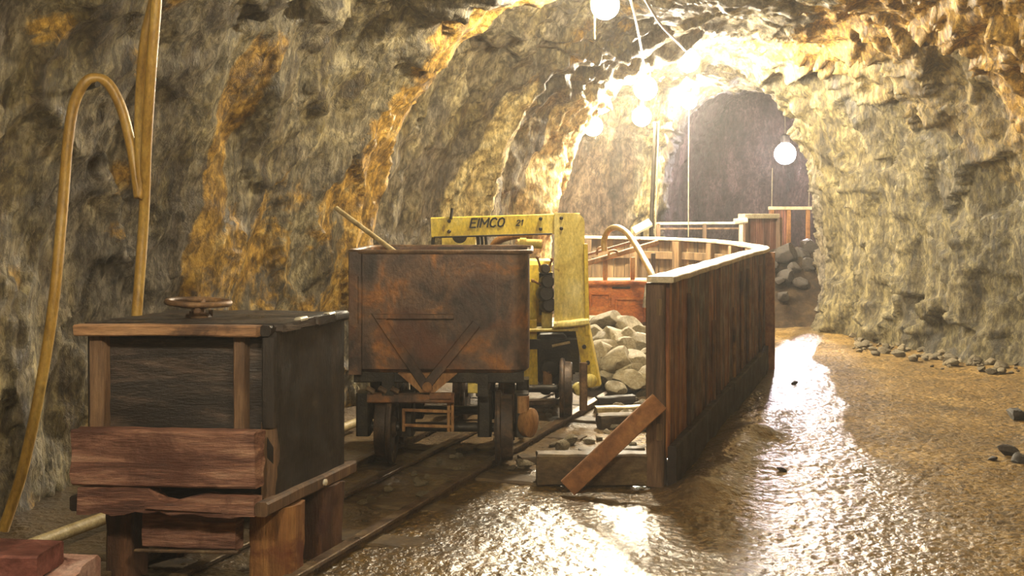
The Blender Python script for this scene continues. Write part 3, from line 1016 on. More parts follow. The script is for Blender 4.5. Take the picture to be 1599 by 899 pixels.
# long pale pole standing in the ore car
def leaning_pole():
    a = W(525, 325, 7.3)
    b_ = OX @ V((0.60, 0.82, 0.70))
    b_ = a + (W(622, 397, 7.0) - a) * 1.75
    m = MB().tube([a, a + (b_ - a) * 0.5, b_], 0.016, 12)
    solo(m, 'wooden_pole', M['pale_pipe'], 'long pale pole leaning up out of the rusted tub car', 'pole')
leaning_pole()
# ------------------------------------------------------------------ yellow rocker shovel loader
def loader():
    Y = 7.9
    base = V((0.0, Y + 0.3, 0.1))
    t = thing('rocker_loader', 'yellow rail mounted loader with lettered cross beam behind the rusted tub car', 'loader', base)
    # lettered cross beam, a little higher at its right end
    zl, zr = W(0, 354, Y).z, W(0, 348, Y).z
    m = MB()
    x0, x1 = W(674, 0, Y).x, W(905, 0, Y).x
    m.bar((x0, Y, zl - 0.005), (x1, Y, zr), 0.10, 0.145, (0, 0, 1), 0.006)
    beam = m.build('cross_beam', M['yellow'], t)
    m = MB()
    m.bar((x0 + 0.02, Y - 0.055, zl - 0.075), (x1 - 0.2, Y - 0.055, zr - 0.078), 0.02, 0.012, (0, 0, 1), 0.003)
    m.build('beam_lip', M['dark_iron'], beam)
    for u in (702, 844, 876):
        for dv in (-7, 9):
            c = W(u, 352 + dv - (u - 700) * 0.026, Y)
            m = MB().lathe([(0, 0), (0.014, 0), (0.014, 0.010), (0.008, 0.016), (0, 0.016)], (c.x, Y - 0.05, c.z), (0, -1, 0), 8)
            m.build('bolt', M['dark_iron'], beam)
    # hand painted slanting letters, stroke by stroke (unit box 1 high)
    GL = {'E': [[(.62, 1), (0, 1), (0, 0), (.62, 0)], [(0, .52), (.5, .52)]], 'I': [[(.05, 0), (.05, 1)]],
          'M': [[(0, 0), (0, 1), (.42, .35), (.84, 1), (.84, 0)]], 'C': [[(.64, .86), (.45, 1), (.16, .95), (0, .7), (0, .3), (.16, .05), (.45, 0), (.64, .14)]],
          'O': [[(.36, 1), (.1, .88), (0, .5), (.1, .12), (.36, 0), (.62, .12), (.72, .5), (.62, .88), (.36, 1)]],
          '2': [[(0, .8), (.2, 1), (.5, .92), (.55, .68), (0, 0), (.6, 0)]], '1': [[(.0, .75), (.25, 1), (.25, 0)]]}
    WD = {'E': .82, 'I': .34, 'M': 1.12, 'C': .88, 'O': .95, '2': .8, '1': .5}
    def text(s, u, v, size, th):
        o = W(u, v, Y - 0.0515)
        x = 0.0
        for ch in s:
            m = MB()
            for st in GL[ch]:
                pts = [V((o.x + (x + px + 0.22 * pz) * size, Y - 0.0515, o.z + pz * size + (x + px) * size * 0.028)) for px, pz in st]
                for p, q_ in zip(pts, pts[1:]):
                    d = (q_ - p).normalized() * th * 0.3
                    m.bar(p - d, q_ + d, th, 0.004, (0, 1, 0), 0.0005)
            m.build('letter', M['lettering'], beam)
            x += WD[ch]
    text('EIMCO', 734, 355, 0.062, 0.0125)
    text('21', 806, 352, 0.04, 0.007)
    # rod standing on the beam, hook hanging from its left end
    a = W(704, 342, Y - 0.06)
    MB().tube([a, W(706, 325, Y - 0.05)], 0.011, 8).build('pin', M['dark_iron'], beam)
    MB().tube([W(677, 366, Y), W(676, 380, Y), W(677, 400, Y)], 0.014, 8).build('hook_rod', M['dark_iron'], t)
    # right column: tall rounded box
    xa, xb = W(865, 0, Y).x, W(912, 0, Y).x
    zt, zb = W(0, 333, Y).z, W(0, 508, Y).z
    pts = []
    r = 0.07
    pts.append((xa, Y - 0.06, zb)); pts.append((xb + 0.005, Y - 0.06, zb))
    for k in range(7):
        a = radians(90 * k / 6)
        pts.append((xb - r + r * cos(a), Y - 0.06, zt - r + r * sin(a)))
    pts.append((xa, Y - 0.06, zt + 0.004))
    m = MB().prism(pts, (0.02, 0.42, 0))
    col = m.build('column', M['pale_yellow'], t)
    m = MB().bar((xb + 0.02, Y - 0.03, zb - 0.06), (xb + 0.006, Y - 0.03, zt - 0.22), 0.03, 0.10, (0, 1, 0), 0.004)
    m.build('column_flange', M['yellow'], col)
    m = MB()
    m.bar((xa - 0.005, Y - 0.075, zb + 0.01), (xb + 0.03, Y - 0.075, zb + 0.035), 0.05, 0.05, (0, 0, 1), 0.012, rough=0.006, seed=3)
    m.build('column_foot', M['pale_yellow'], col)
    # splayed leg below
    m = MB().prism([W(896, 500, Y - 0.05), W(916, 497, Y - 0.05), W(937, 602, Y - 0.05), W(914, 606, Y - 0.05)], (0.02, 0.10, 0))
    leg = m.build('leg', M['yellow'], t)
    for u, v in ((912, 541), (918, 566), (921, 590)):
        c = W(u, v, Y - 0.05)
        MB().lathe([(0, 0), (0.016, 0), (0.016, 0.012), (0, 0.014)], c, (0, -1, 0), 8).build('bolt', M['dark_iron'], leg)
    m = MB().prism([W(818, 500, Y + 0.02), W(838, 500, Y + 0.02), W(840, 606, Y + 0.02), W(810, 600, Y + 0.02)], (0, 0.10, 0))
    m.build('leg', M['yellow'], t)
    # yellow plates behind the beam
    m = MB().prism([W(690, 362, Y + 0.16), W(742, 362, Y + 0.16), W(742, 470, Y + 0.16), W(690, 470, Y + 0.16)], (0, 0.02, 0))
    pl = m.build('shield_plate', M['pale_yellow'], t)
    m = MB().lathe([(0, 0.0), (0.055, 0.0), (0.055, 0.03), (0.0, 0.03)], W(718, 368, Y + 0.13), (0, -1, 0), 24)
    m.build('pulley', M['dark_iron'], pl)
    for u, r_ in ((745, 0.014), (751, 0.011), (757, 0.012)):
        MB().tube(spline([W(u, 358, Y + 0.07), W(u + 2, 385, Y + 0.05), W(u - 3, 430, Y + 0.1)], 5), r_, 8).build('hydraulic_line', M['dark_iron'], t)
    m = MB().tube(spline([W(765, 400, Y + 0.25), W(775, 378, Y + 0.22), W(800, 368, Y + 0.2), W(830, 366, Y + 0.22)], 6), 0.03, 12)
    m.build('intake_pipe', M['rust_tan'], t)
    m = MB()
    m.tube([W(808, 380, Y + 0.12), W(846, 381, Y + 0.12)], 0.034, 16)
    m.tube([W(812, 380, Y + 0.12), W(822, 380, Y + 0.12)], 0.042, 16)
    m.build('rocker_cylinder', M['pale_yellow'], t)
    MB().rock(W(790, 395, Y + 0.25), (0.10, 0.1, 0.07), 3, 2).build('air_motor', M['rust_wheel'], t)
    # black valve stack with levers
    m = MB()
    for k, (u, v, r_) in enumerate(((850, 420, 0.035), (853, 440, 0.05), (851, 458, 0.06), (855, 476, 0.055))):
        c = W(u, v, Y + 0.0)
        m.lathe([(0, -0.06), (r_ * 0.8, -0.06), (r_, -0.045), (r_, 0.045), (r_ * 0.8, 0.06), (0, 0.06)], c, (0.2, -1, 0.1), 14)
    m.box(W(842, 492, Y + 0.03) , W(862, 425, Y + 0.13), 0.012)
    vs_ = m.build('valve_stack', M['dark_iron'], t)
    for (u0, v0, u1, v1) in ((846, 424, 839, 402), (856, 422, 862, 405), (846, 445, 832, 438)):
        b = MB()
        b.tube([W(u0, v0, Y - 0.02), W(u1, v1, Y - 0.07)], 0.008, 8)
        c = W(u1, v1, Y - 0.07)
        b.lathe([(0, -0.014), (0.012, -0.008), (0.014, 0), (0.012, 0.008), (0, 0.014)], c, (0, 0, 1), 10)
        b.build('control_lever', M['rust_tan'], vs_)
    m = MB().prism([W(826, 440, Y + 0.2), W(844, 440, Y + 0.2), W(844, 500, Y + 0.2), W(826, 500, Y + 0.2)], (0, 0.03, 0))
    m.build('side_plate', M['yellow'], t)
    m = MB().box(W(846, 512, Y + 0.0), W(862, 486, Y + 0.05), 0.008)
    m.build('filler_box', M['pale_yellow'], t)
    # deck, engine block and frame
    m = MB().bar(W(822, 514, Y + 0.02), W(902, 513, Y + 0.02), 0.16, 0.022, (0, 0, 1), 0.005)
    m.build('deck_plate', M['pale_yellow'], t)
    m = MB()
    m.box(W(824, 545, Y + 0.0), W(900, 518, Y + 0.5), 0.01)
    m.build('deck_skirt', M['dark_iron'], t)
    m = MB()
    m.box((W(840, 0, Y).x, Y + 0.06, 0.24), (W(886, 0, Y).x, Y + 0.55, 0.60), 0.02)
    m.lathe([(0, 0), (0.07, 0), (0.075, 0.02), (0.06, 0.05), (0.03, 0.06), (0, 0.06)], W(858, 575, Y + 0.06), (0, -1, 0), 18)
    m.lathe([(0, 0), (0.05, 0), (0.05, 0.03), (0, 0.04)], W(852, 605, Y + 0.06), (0, -1, 0), 18)
    m.build('engine_block', M['dark_iron'], t)
    m = MB().bar(W(862, 540, Y - 0.01), W(890, 534, Y - 0.01), 0.02, 0.02, (0, 0, 1), 0.004)
    m.build('step_bar', M['pale_pipe'], t)
    m = MB().box(W(848, 602, Y - 0.0), W(862, 578, Y + 0.05), 0.008)
    m.build('oil_cup', M['rust_tan'], t)
    m = MB().bar(W(824, 628, Y - 0.05), W(870, 626, Y - 0.05), 0.10, 0.03, (0, 0, 1), 0.005)
    m.build('step_plate', M['rail'], t)
    # long body hidden behind, and the raised bucket at the far end
    m = MB()
    m.box((-0.52, Y + 0.2, 0.30), (0.50, Y + 1.15, 0.62), 0.02)
    m.build('chassis', M['dark_iron'], t)
    m = MB()
    m.box((-0.36, Y + 0.42, 0.62), (0.30, Y + 0.95, 1.12), 0.03)
    m.build('body', M['yellow'], t)
    # wheels and axle boxes
    for yy in (Y - 0.12, Y + 0.75):
        for x, sgn in ((W(884, 0, 7.8).x, -1), (-0.36, 1)):
            wheel_mb((x, yy, 0.235), (1, -0.08, 0), 0.19, 0.085, sgn).build('wheel', M['iron_wheel'], t)
        MB().cyl((-0.40, yy, 0.235), (0.50, yy, 0.235), 0.028, 12).build('axle', M['dark_iron'], t)
    m = MB().bar(W(911, 640, Y - 0.17), W(911, 566, Y - 0.17), 0.055, 0.05, (0, 1, 0), 0.01)
    m.build('guide_post', M['rust_wheel'], t)
    for u, v in ((901, 606), (919, 593)):
        m = MB().lathe([(0, 0), (0.04, 0), (0.046, 0.012), (0.046, 0.05), (0.03, 0.062), (0, 0.064)], W(u, v, Y - 0.12), (0.4, -1, 0), 18)
        m.build('axle_cap', M['pale_yellow'], t)
    return t
loader()

# ------------------------------------------------------------------ orange machine farther along the rails
def orange_machine():
    Y = 11.2
    c = W(985, 500, Y)
    t = thing('mine_machine', 'orange painted rail machine with rusty post frame behind the yellow loader', 'machine', (c.x, Y + 0.4, 0.1))
    x0, x1 = W(900, 0, Y).x, W(1040, 0, Y).x
    zt = W(0, 437, Y).z
    m = MB().box((x0, Y, 0.34), (x1, Y + 0.9, zt - 0.03), 0.02)
    body = m.build('body', M['orange'], t)
    m = MB().bar((x0 - 0.02, Y - 0.02, zt - 0.03), (x1 + 0.02, Y - 0.02, zt - 0.02), 0.09, 0.05, (0, 0, 1), 0.015)
    m.build('top_rail', M['orange'], body)
    for u0, u1, v0, v1 in ((922, 952, 458, 478), (962, 1006, 466, 494)):
        b = MB()
        a, d = W(u0, v0, Y), W(u1, v1, Y)
        b.bar((a.x, Y - 0.012, a.z), (d.x, Y - 0.012, a.z), 0.03, 0.035, (0, 0, 1), 0.008)
        b.bar((a.x, Y - 0.012, a.z), (a.x, Y - 0.012, d.z), 0.03, 0.03, (0, 1, 0), 0.008)
        b.bar((d.x, Y - 0.012, a.z), (d.x, Y - 0.012, d.z), 0.03, 0.03, (0, 1, 0), 0.008)
        b.build('panel_frame', M['orange'], body)
    m = MB().bar(W(956, 449, Y - 0.015), W(984, 449, Y - 0.015), 0.02, 0.02, (0, 0, 1), 0.006)
    m.build('handle', M['dark_iron'], body)
    for u in (945, 988):
        a = W(u, 440, Y + 0.05)
        MB().bar(a, (a.x, a.y, W(0, 402, Y).z), 0.045, 0.045, (0, 1, 0), 0.006).build('post', M['rust_tan'], t)
    for u in (915, 1020):
        a = W(u, 440, Y + 0.8)
        MB().bar(a, (a.x, a.y, W(0, 400, Y).z), 0.045, 0.045, (0, 1, 0), 0.006).build('post', M['dark_iron'], t)
    MB().bar(W(912, 412, Y + 0.03), W(1028, 378, Y + 0.03), 0.08, 0.05, (0, 0, 1), 0.008, rough=0.003, seed=2).build('sloping_beam', M['rust_tan'], t)
    MB().bar(W(912, 399, Y + 0.75), W(1000, 374, Y + 0.75), 0.05, 0.03, (0, 0, 1), 0.006).build('sloping_beam', M['wood_post'], t)
    MB().tube(spline([W(932, 398, Y), W(934, 388, Y), W(944, 386, Y), W(948, 392, Y)], 5), 0.013, 8).build('grab_loop', M['rust_tan'], t)
    MB().tube(spline([W(950, 402, Y), W(952, 393, Y), W(962, 392, Y), W(966, 400, Y)], 5), 0.013, 8).build('grab_loop', M['rust_tan'], t)
    for u, v in ((1010, 466),):
        MB().tube([W(u, 445, Y - 0.04), W(u - 4, 480, Y - 0.04)], 0.02, 10).build('red_lever', M['white_metal'], t)
    for x, sgn in ((W(930, 0, Y).x, 1), (W(1010, 0, Y).x, -1)):
        for yy in (Y + 0.15, Y + 0.7):
            wheel_mb((x, yy, 0.225), (1, 0, 0), 0.18, 0.08, sgn).build('wheel', M['rust_wheel'], t)
    MB().box((x0 + 0.1, Y + 0.05, 0.24), (x1 - 0.1, Y + 0.85, 0.36), 0.02).build('chassis', M['dark_iron'], t)
    return t
orange_machine()
# yellow bent hose rising beside the orange machine
m = MB().tube(spline([W(944, 392, 11.0), W(943, 376, 11.0), W(950, 360, 10.9), W(963, 355, 10.7), W(978, 363, 10.4), W(992, 381, 10.1), W(1006, 405, 9.7), W(1019, 432, 9.3), W(1024, 470, 9.1), W(1022, 540, 9.05), W(1018, 601, 9.0)], 8), 0.03, 12)
solo(m, 'hose', M['hose'], 'yellow bent hose arching over beside the orange machine', 'hose')
# ------------------------------------------------------------------ plank fence round the siding
def fence():
    path = [T(-1.295, 5.82), T(-1.32, 7.0), T(-1.35, 8.2), T(-1.385, 9.4), V((2.34, 10.2, 0)), V((2.50, 10.9, 0)), V((2.47, 11.6, 0)), V((2.32, 12.3, 0)), V((1.95, 12.85, 0)), V((1.4, 13.2, 0)), V((0.86, 13.35, 0)), V((0.60, 13.4, 0))]
    sp = spline(path, 14)
    acc = [0]
    for a, b in zip(sp, sp[1:]):
        acc.append(acc[-1] + (b - a).length)
    def at(s):
        s = max(0, min(acc[-1] - 1e-6, s))
        for i in range(len(acc) - 1):
            if s <= acc[i + 1]:
                f = (s - acc[i]) / (acc[i + 1] - acc[i])
                return sp[i].lerp(sp[i + 1], f), (sp[i + 1] - sp[i]).normalized()
    Lt = acc[-1]
    t = thing('plank_fence', 'long curved fence of upright red brown planks beside the wet path', 'fence', sp[0])
    out = lambda d: V((d.y, -d.x, 0))
    def topz(s):
        return 1.115 + 0.05 * sstep(4.5, 8.5, s)
    rnd = random.Random(3)
    # boards
    s, k = 0.05, 0
    while s < Lt - 0.06:
        w = rnd.uniform(0.125, 0.165) if s < 5.2 else rnd.uniform(0.13, 0.16)
        c, d = at(s + w / 2)
        n = out(d)
        c = c + n * rnd.uniform(-0.004, 0.004)
        b = MB()
        zb = 0.16 + rnd.uniform(-0.03, 0.03)
        b.bar((c.x, c.y, zb), (c.x, c.y, topz(s) - 0.004), 0.026, w - 0.008, d, 0.003, rough=0.0035 if s < 5 else 0.0, seed=k + 1)
        b.build('board', M['wood_fence'] if s < 6.2 else M['wood_fence_in'], t)
        s += w
        k += 1
    # narrow battens standing proud of some joints
    for s in (0.62, 1.55, 1.78, 2.6, 3.1, 3.5, 4.25):
        c, d = at(s)
        c = c + out(d) * 0.026
        b = MB().bar((c.x, c.y, 0.23), (c.x, c.y, topz(s) - 0.1 - 0.25 * (s in (1.55, 2.6))), 0.022, 0.05, d, 0.004, rough=0.003, seed=int(s * 10))
        b.build('batten', M['wood_batten'], t)
    # kick board along the foot, in lengths that follow the curve
    edges = [0.0, 2.3, 4.4, 5.1, 5.8, 6.5, 7.2, 7.9, 8.6, Lt - 0.05]
    for a, e in zip(edges, edges[1:]):
        pa, da = at(a)
        pe, de = at(e)
        b = MB().bar(pa + out(da) * 0.04 + V((0, 0, 0.115)), pe + out(de) * 0.04 + V((0, 0, 0.115)), 0.05, 0.23, (0, 0, 1), 0.008, rough=0.006, seed=int(a * 10))
        b.build('kick_board', M['wood_dark_sill'], t)
    # posts on the inner side
    posts = [0.055, 1.3, 2.55, 3.8, 4.75, 5.5, 6.1, 6.7, 7.3, 7.9, 8.5]
    for k, s in enumerate(posts):
        c, d = at(s)
        c = c - out(d) * (0.068 if k else 0.055)
        b = MB().bar((c.x, c.y, 0.0), (c.x, c.y, topz(s) - 0.005), 0.10, 0.10, d, 0.006, rough=0.003, seed=k)
        b.build('post', M['wood_post'] if k < 5 else M['wood_fence_in'], t)
    # outer post at the bend
    c, d = at(4.72)
    c = c + out(d) * 0.065
    MB().bar((c.x, c.y, 0.0), (c.x, c.y, topz(5) - 0.005), 0.09, 0.06, d, 0.006, rough=0.003, seed=33).build('post', M['wood_brace'], t)
    for z in (0.30, 0.98):                     # inner stringers
        b = MB()
        for a, e in zip(edges, edges[1:]):
            pa, da = at(a)
            pe, de = at(e)
            b.bar(pa - out(da) * 0.03 + V((0, 0, z)), pe - out(de) * 0.03 + V((0, 0, z)), 0.03, 0.09, (0, 0, 1), 0.004)
        b.build('stringer', M['wood_fence_in'], t)
    # cap rail
    b = MB()
    sec = [(-0.085, 0.0), (0.05, 0.0), (0.056, 0.006), (0.056, 0.028), (0.05, 0.034), (-0.085, 0.034), (-0.091, 0.028), (-0.091, 0.006)]
    N = 130
    vs, fs = [], []
    for i in range(N + 1):
        s_ = -0.03 + (Lt + 0.03) * i / N
        p, d = at(s_)
        if i == 0:
            p = p - d * 0.03
        o_ = out(d)
        j = 0.006 * noise.noise(V((s_ * 5, 0, 0)))
        jz = 0.006 * noise.noise(V((s_ * 3, 4, 0)))
        for a, z in sec:
            vs.append(p + o_ * (a + j) + V((0, 0, topz(s_) + z + jz)))
    for i in range(N):
        for j in range(8):
            k = (j + 1) % 8
            fs.append((i * 8 + j, i * 8 + k, (i + 1) * 8 + k, (i + 1) * 8 + j))
    fs.append(tuple(range(8)))
    fs.append(tuple(N * 8 + j for j in range(8)))
    b.add(vs, fs)
    b.build('cap_rail', M['wood_cap'], t, label='worn cap rail, coloured pale for the lamp light')
    return at, t
fence_at, fence_root = fence()

# end timber, and the brace leaning on the first post
a, b_ = W(838, 740, 5.98), W(1015, 740, 5.98)
m = MB().bar((a.x, 6.0, 0.085), (b_.x, 6.0, 0.085), 0.11, 0.175, (0, 0, 1), 0.01, rough=0.007, seed=5, ends=0.01)
solo(m, 'timber_beam', M['wood_sleeper'], 'squared timber lying across the end of the plank fence', 'timber')
a, b_ = W(886, 757, 5.80), W(1030, 626, 5.80)
m = MB().bar((a.x, 5.77, 0.035), (b_.x, 5.80, b_.z), 0.035, 0.105, (0, 0, 1), 0.006, rough=0.003, seed=6, ends=0.004)
solo(m, 'brace_plank', M['wood_brace'], 'orange brown plank leaning diagonally against the near fence post', 'plank')

# ------------------------------------------------------------------ fences farther in
def far_fence(name, pts, zb, zt, mat, label, pitch=0.16, cap=0.05, posts=True):
    pts = [V(p) for p in pts]
    t = thing(name, label, 'fence', (pts[0].x, pts[0].y, zb))
    n = 0
    for a, b in zip(pts, pts[1:]):
        L = (b - a).length
        d = (b - a).normalized()
        k = max(1, int(L / pitch))
        for i in range(k):
            c = a + d * (L * (i + 0.5) / k)
            MB().bar((c.x, c.y, zb), (c.x, c.y, zt), 0.025, L / k - 0.01, d, 0.003).build('board', mat, t)
        if posts:
            for c in (a, b):
                c = c + V((d.y, -d.x, 0)) * 0.05
                MB().bar((c.x, c.y, zb), (c.x, c.y, zt + 0.01), 0.07, 0.07, d, 0.004).build('post', M['wood_post'], t)
    m = MB()
    for a, b in zip(pts, pts[1:]):
        m.bar(a + V((0, 0, zt + 0.03)), b + V((0, 0, zt + 0.03)), 0.12, cap, (0, 0, 1), 0.006)
    m.build('cap_rail', M['wood_cap'], t)
    return t
M['wood_mauve'] = streaky('dull_red_board', [(0.28, '#4a2c26'), (0.5, '#8a5748'), (0.78, '#b58570')], (6, 6, 0.5), 2.4, rough=(0.5, 0.8), vary=0.4)
A, B = W(1158, 345, 15.6), W(1212, 338, 16.2)
far_fence('plank_fence', [(A.x, A.y, 0), (B.x, B.y, 0)], 0.0, 1.40, M['wood_mauve'], 'short dull red plank fence behind the bend of the long fence', 0.15, 0.07)
A, B = W(1200, 325, 17.0), W(1290, 325, 17.0)
def rail_fence():
    t = thing('railing', 'tall railing with pale top bar under the white lamp in the far opening', 'railing', (A.x, 17.0, 0.0))
    zt = W(0, 325, 17).z
    MB().bar((A.x, 17.0, zt), (B.x, 17.0, zt), 0.06, 0.05, (0, 0, 1), 0.006).build('top_bar', M['wood_cap'], t)
    for u in (1206, 1232, 1262, 1285):
        c = W(u, 330, 17.0)
        MB().bar((c.x, 17.02, 0.0), (c.x, 17.02, zt - 0.02), 0.06, 0.06, (0, 1, 0), 0.005).build('post', M['wood_brace'], t)
    for k in range(7):
        c = W(1203 + k * 4.6, 330, 17.05)
        MB().bar((c.x, 17.07, 0.3), (c.x, 17.07, zt - 0.03), 0.035, 0.022, (0, 1, 0), 0.003).build('board', M['wood_mauve'], t)
    MB().bar((A.x, 17.0, 0.9), (B.x, 17.0, 0.9), 0.05, 0.05, (0, 0, 1), 0.005).build('middle_bar', M['wood_brace'], t)
rail_fence()
def wire_fence():
    A, B = W(1024, 349, 14.6), W(1158, 348, 14.6)
    t = thing('railing', 'low dark railing with thin bars just behind the far side of the long fence', 'railing', (A.x, 14.6, 0.0))
    MB().bar((A.x, 14.6, A.z), (B.x, 14.6, B.z), 0.05, 0.035, (0, 0, 1), 0.005).build('top_bar', M['wood_cap'], t)
    MB().bar((A.x, 14.6, A.z - 0.07), (B.x, 14.6, B.z - 0.075), 0.03, 0.025, (0, 0, 1), 0.004).build('lower_bar', M['wood_post'], t)
    for u in (1028, 1100, 1157):
        c = W(u, 350, 14.6)
        MB().bar((c.x, 14.6, 0.0), (c.x, 14.6, A.z), 0.05, 0.05, (0, 1, 0), 0.004).build('post', M['wood_cap'] if u > 1150 else M['wood_post'], t)
    c = W(1157, 343, 14.6)
    MB().bar((c.x - 0.09, 14.6, A.z + 0.03), (c.x + 0.08, 14.6, A.z + 0.045), 0.12, 0.07, (0, 0, 1), 0.02, rough=0.01, seed=3).build('post_cap', M['white_metal'], t, label='pale block on the end post')
wire_fence()
# light pole behind the long fence, and the bright board leaning by it
def light_pole():
    a, b_ = W(1017, 350, 14.1), W(1024, 190, 13.7)
    t = thing('light_pole', 'thin upright pole rising to the lamps behind the far side of the fence', 'pole', (a.x, a.y, 0.0))
    MB().tube([(a.x, a.y, 0.0), a, b_], 0.028, 10).build('shaft', M['dark_iron'], t)
    MB().tube([(a.x + 0.05, a.y - 0.03, 0.6), a + V((0.05, -0.03, 0)), b_ + V((0.035, -0.03, 0))], 0.010, 8).build('conduit', M['cable'], t, label='pale conduit on the pole')
    MB().lathe([(0, 0), (0.09, 0), (0.06, 0.03), (0.03, 0.05), (0, 0.05)], (a.x, a.y, 0.0), (0, 0, 1), 16).build('base', M['dark_iron'], t)
light_pole()
a, b_ = W(990, 361, 14.0), W(1016, 347, 14.0)
def tilted_sign():
    t = thing('signboard', 'small tilted pale floodlight housing beside the light pole above the fence', 'lamp', (a.x, 14.05, 0.0))  # pale tilted board, not a light source
    MB().bar(a, b_, 0.14, 0.055, (0.2, -0.5, 1), 0.012).build('face', M['white_metal'], t)
    c = (a + b_) / 2
    MB().tube([(c.x, c.y + 0.05, 0.0), (c.x, c.y + 0.05, c.z - 0.04)], 0.02, 8).build('stand', M['dark_iron'], t)
tilted_sign()
# thin hanging wires
for k, (pts, lab) in enumerate((
    ([W(1076, 168, 13.35), W(1075, 300, 13.35), W(1075, 370, 13.3)], 'thin pale wire dropping to the far side of the long fence'),
    ([W(1206, 262, 17.2), W(1205, 325, 17.05)], 'thin pale wire dropping to the left end of the tall railing'),
    ([W(1265, 240, 17.2), W(1263, 322, 17.05)], 'thin pale wire dropping to the right end of the tall railing'),
    ([W(982, -12, 7.5), W(990, 20, 8.1), W(1001, 75, 10.2), W(1008, 118, 11.95)], 'pale cable strung along the roof down to the upper lamp of the pair'),
    ([W(1003, -8, 7.5), W(1030, 36, 8.6), W(1054, 62, 9.9), W(1071, 80, 11.9)], 'pale cable strung from the roof to the second roof lamp'),
    ([W(858, 190, 12.0), W(880, 199, 12.1), W(905, 196, 12.2), W(918, 195, 12.28)], 'short pale cable sagging along the left wall to the small lamp'),
)):
    m = MB().tube(spline(pts, 8), 0.006 if k < 3 else 0.01, 8)
    solo(m, 'cable', M['cable'], lab, 'cable')

# ------------------------------------------------------------------ hoses on the left wall
HY = 5.15
def yl(u):
    return 5.1 + 0.0012 * max(0, u)
hp = [W(5, 828, 5.05), W(35, 735, 5.08), W(62, 610, 5.12), W(84, 470, 5.15), W(98, 320, 5.2), W(105, 230, 5.2), W(115, 165, 5.2), W(132, 130, 5.2), W(150, 122, 5.22), W(170, 132, 5.25), W(190, 170, 5.28), W(205, 230, 5.3), W(214, 285, 5.3), W(217, 306, 5.3), W(219, 280, 5.3), W(218, 200, 5.28), W(221, 120, 5.24), W(228, 55, 5.2), W(238, 12, 5.18), W(246, -30, 5.16)]
m = MB().tube(spline(hp, 10), 0.0255, 14)
solo(m, 'hose', M['hose'], 'long yellow hose looped over the left wall down to the floor', 'hose')
hp = [W(246, -30, 5.10), W(243, 20, 5.12), W(236, 110, 5.16), W(229, 220, 5.24), W(225, 330, 5.34), W(219, 420, 5.33), W(213, 500, 5.3), W(209, 600, 5.3), W(204, 728, 5.3)]
m = MB().tube(spline(hp, 10), 0.0255, 14)
solo(m, 'hose', M['hose'], 'yellow hose hanging straight down behind the dark wooden box', 'hose')
# hooks holding them
for u, v, lab in ((150, 126, 'iron peg in the left wall under the top of the hose loop'),):
    c = W(u, v + 8, 5.22)
    m = MB().tube([c + V((0.03, -0.06, 0.0)), c + V((-0.2, 0.25, 0.0)), c + V((-0.5, 0.7, 0.0))], 0.014, 8)
    solo(m, 'wall_peg', M['dark_iron'], lab, 'peg')
# ------------------------------------------------------------------ track
ORD = ['first', 'second', 'third', 'fourth', 'fifth', 'sixth', 'seventh', 'eighth', 'ninth', 'tenth', 'eleventh', 'twelfth', 'thirteenth', 'fourteenth', 'fifteenth', 'sixteenth', 'seventeenth', 'eighteenth']
def rail(p, q0, q1, h, label, z=0.0, head=0.056):
    prof = [(-0.045, 0.0), (0.045, 0.0), (0.045, 0.008), (0.010, 0.018), (0.008, h - 0.026), (head / 2, h - 0.018), (head / 2, h - 0.004), (head / 2 - 0.004, h), (-head / 2 + 0.004, h), (-head / 2, h - 0.004), (-head / 2, h - 0.018), (-0.008, h - 0.026), (-0.010, 0.018), (-0.045, 0.008)]
    m = MB()
    N = int((q1 - q0) / 0.15)
    n = len(prof)
    vs, fs = [], []
    for i in range(N + 1):
        q = q0 + (q1 - q0) * i / N
        for a, b in prof:
            vs.append(T(p + a + 0.006 * noise.noise(V((q, p, 0))), q, z + b))
    for i in range(N):
        for j in range(n):
            k = (j + 1) % n
            fs.append((i * n + j, i * n + k, (i + 1) * n + k, (i + 1) * n + j))
    fs.append(tuple(range(n)))
    fs.append(tuple(N * n + j for j in range(n)))
    m.add(vs, fs)
    return solo(m, 'rail', M['rail'], label, 'rail')
rail(-2.35, 2.0, 12.4, 0.085, 'long right hand rail running past the cars toward the plank fence', -0.035)
rail(-3.08, 2.0, 12.4, 0.085, 'left hand rail of the track under the left wheels of the cars', -0.035)
rail(-2.82, 2.6, 8.6, 0.07, 'low guard rail lying just inside between the two track rails', -0.04)
m = MB().tube([T(-3.62, 3.4, 0.05), T(-3.60, 5.0, 0.05), T(-3.6, 6.6, 0.06)], 0.03, 12)
solo(m, 'pipe', M['pale_pipe'], 'pale pipe lying on the floor along the foot of the left wall', 'pipe')
rnd = random.Random(11)
k = 0
q = 3.2
while q < 12.2 and k < 16:
    dq = rnd.uniform(-0.04, 0.04)
    m = MB().bar(T(-3.45 + rnd.uniform(-0.06, 0.06), q + dq, -0.045), T(-1.98 + rnd.uniform(-0.1, 0.08), q + dq + rnd.uniform(-0.03, 0.03), -0.042), 0.17, 0.10, (0, 0, 1), 0.012, rough=0.008, seed=k, ends=0.015)
    solo(m, 'railway_sleeper', M['wood_sleeper'], 'muddy wooden sleeper under the rails, %s from the front of the track' % ORD[k], 'sleeper', 'sleepers under the track')
    q += 0.62
    k += 1

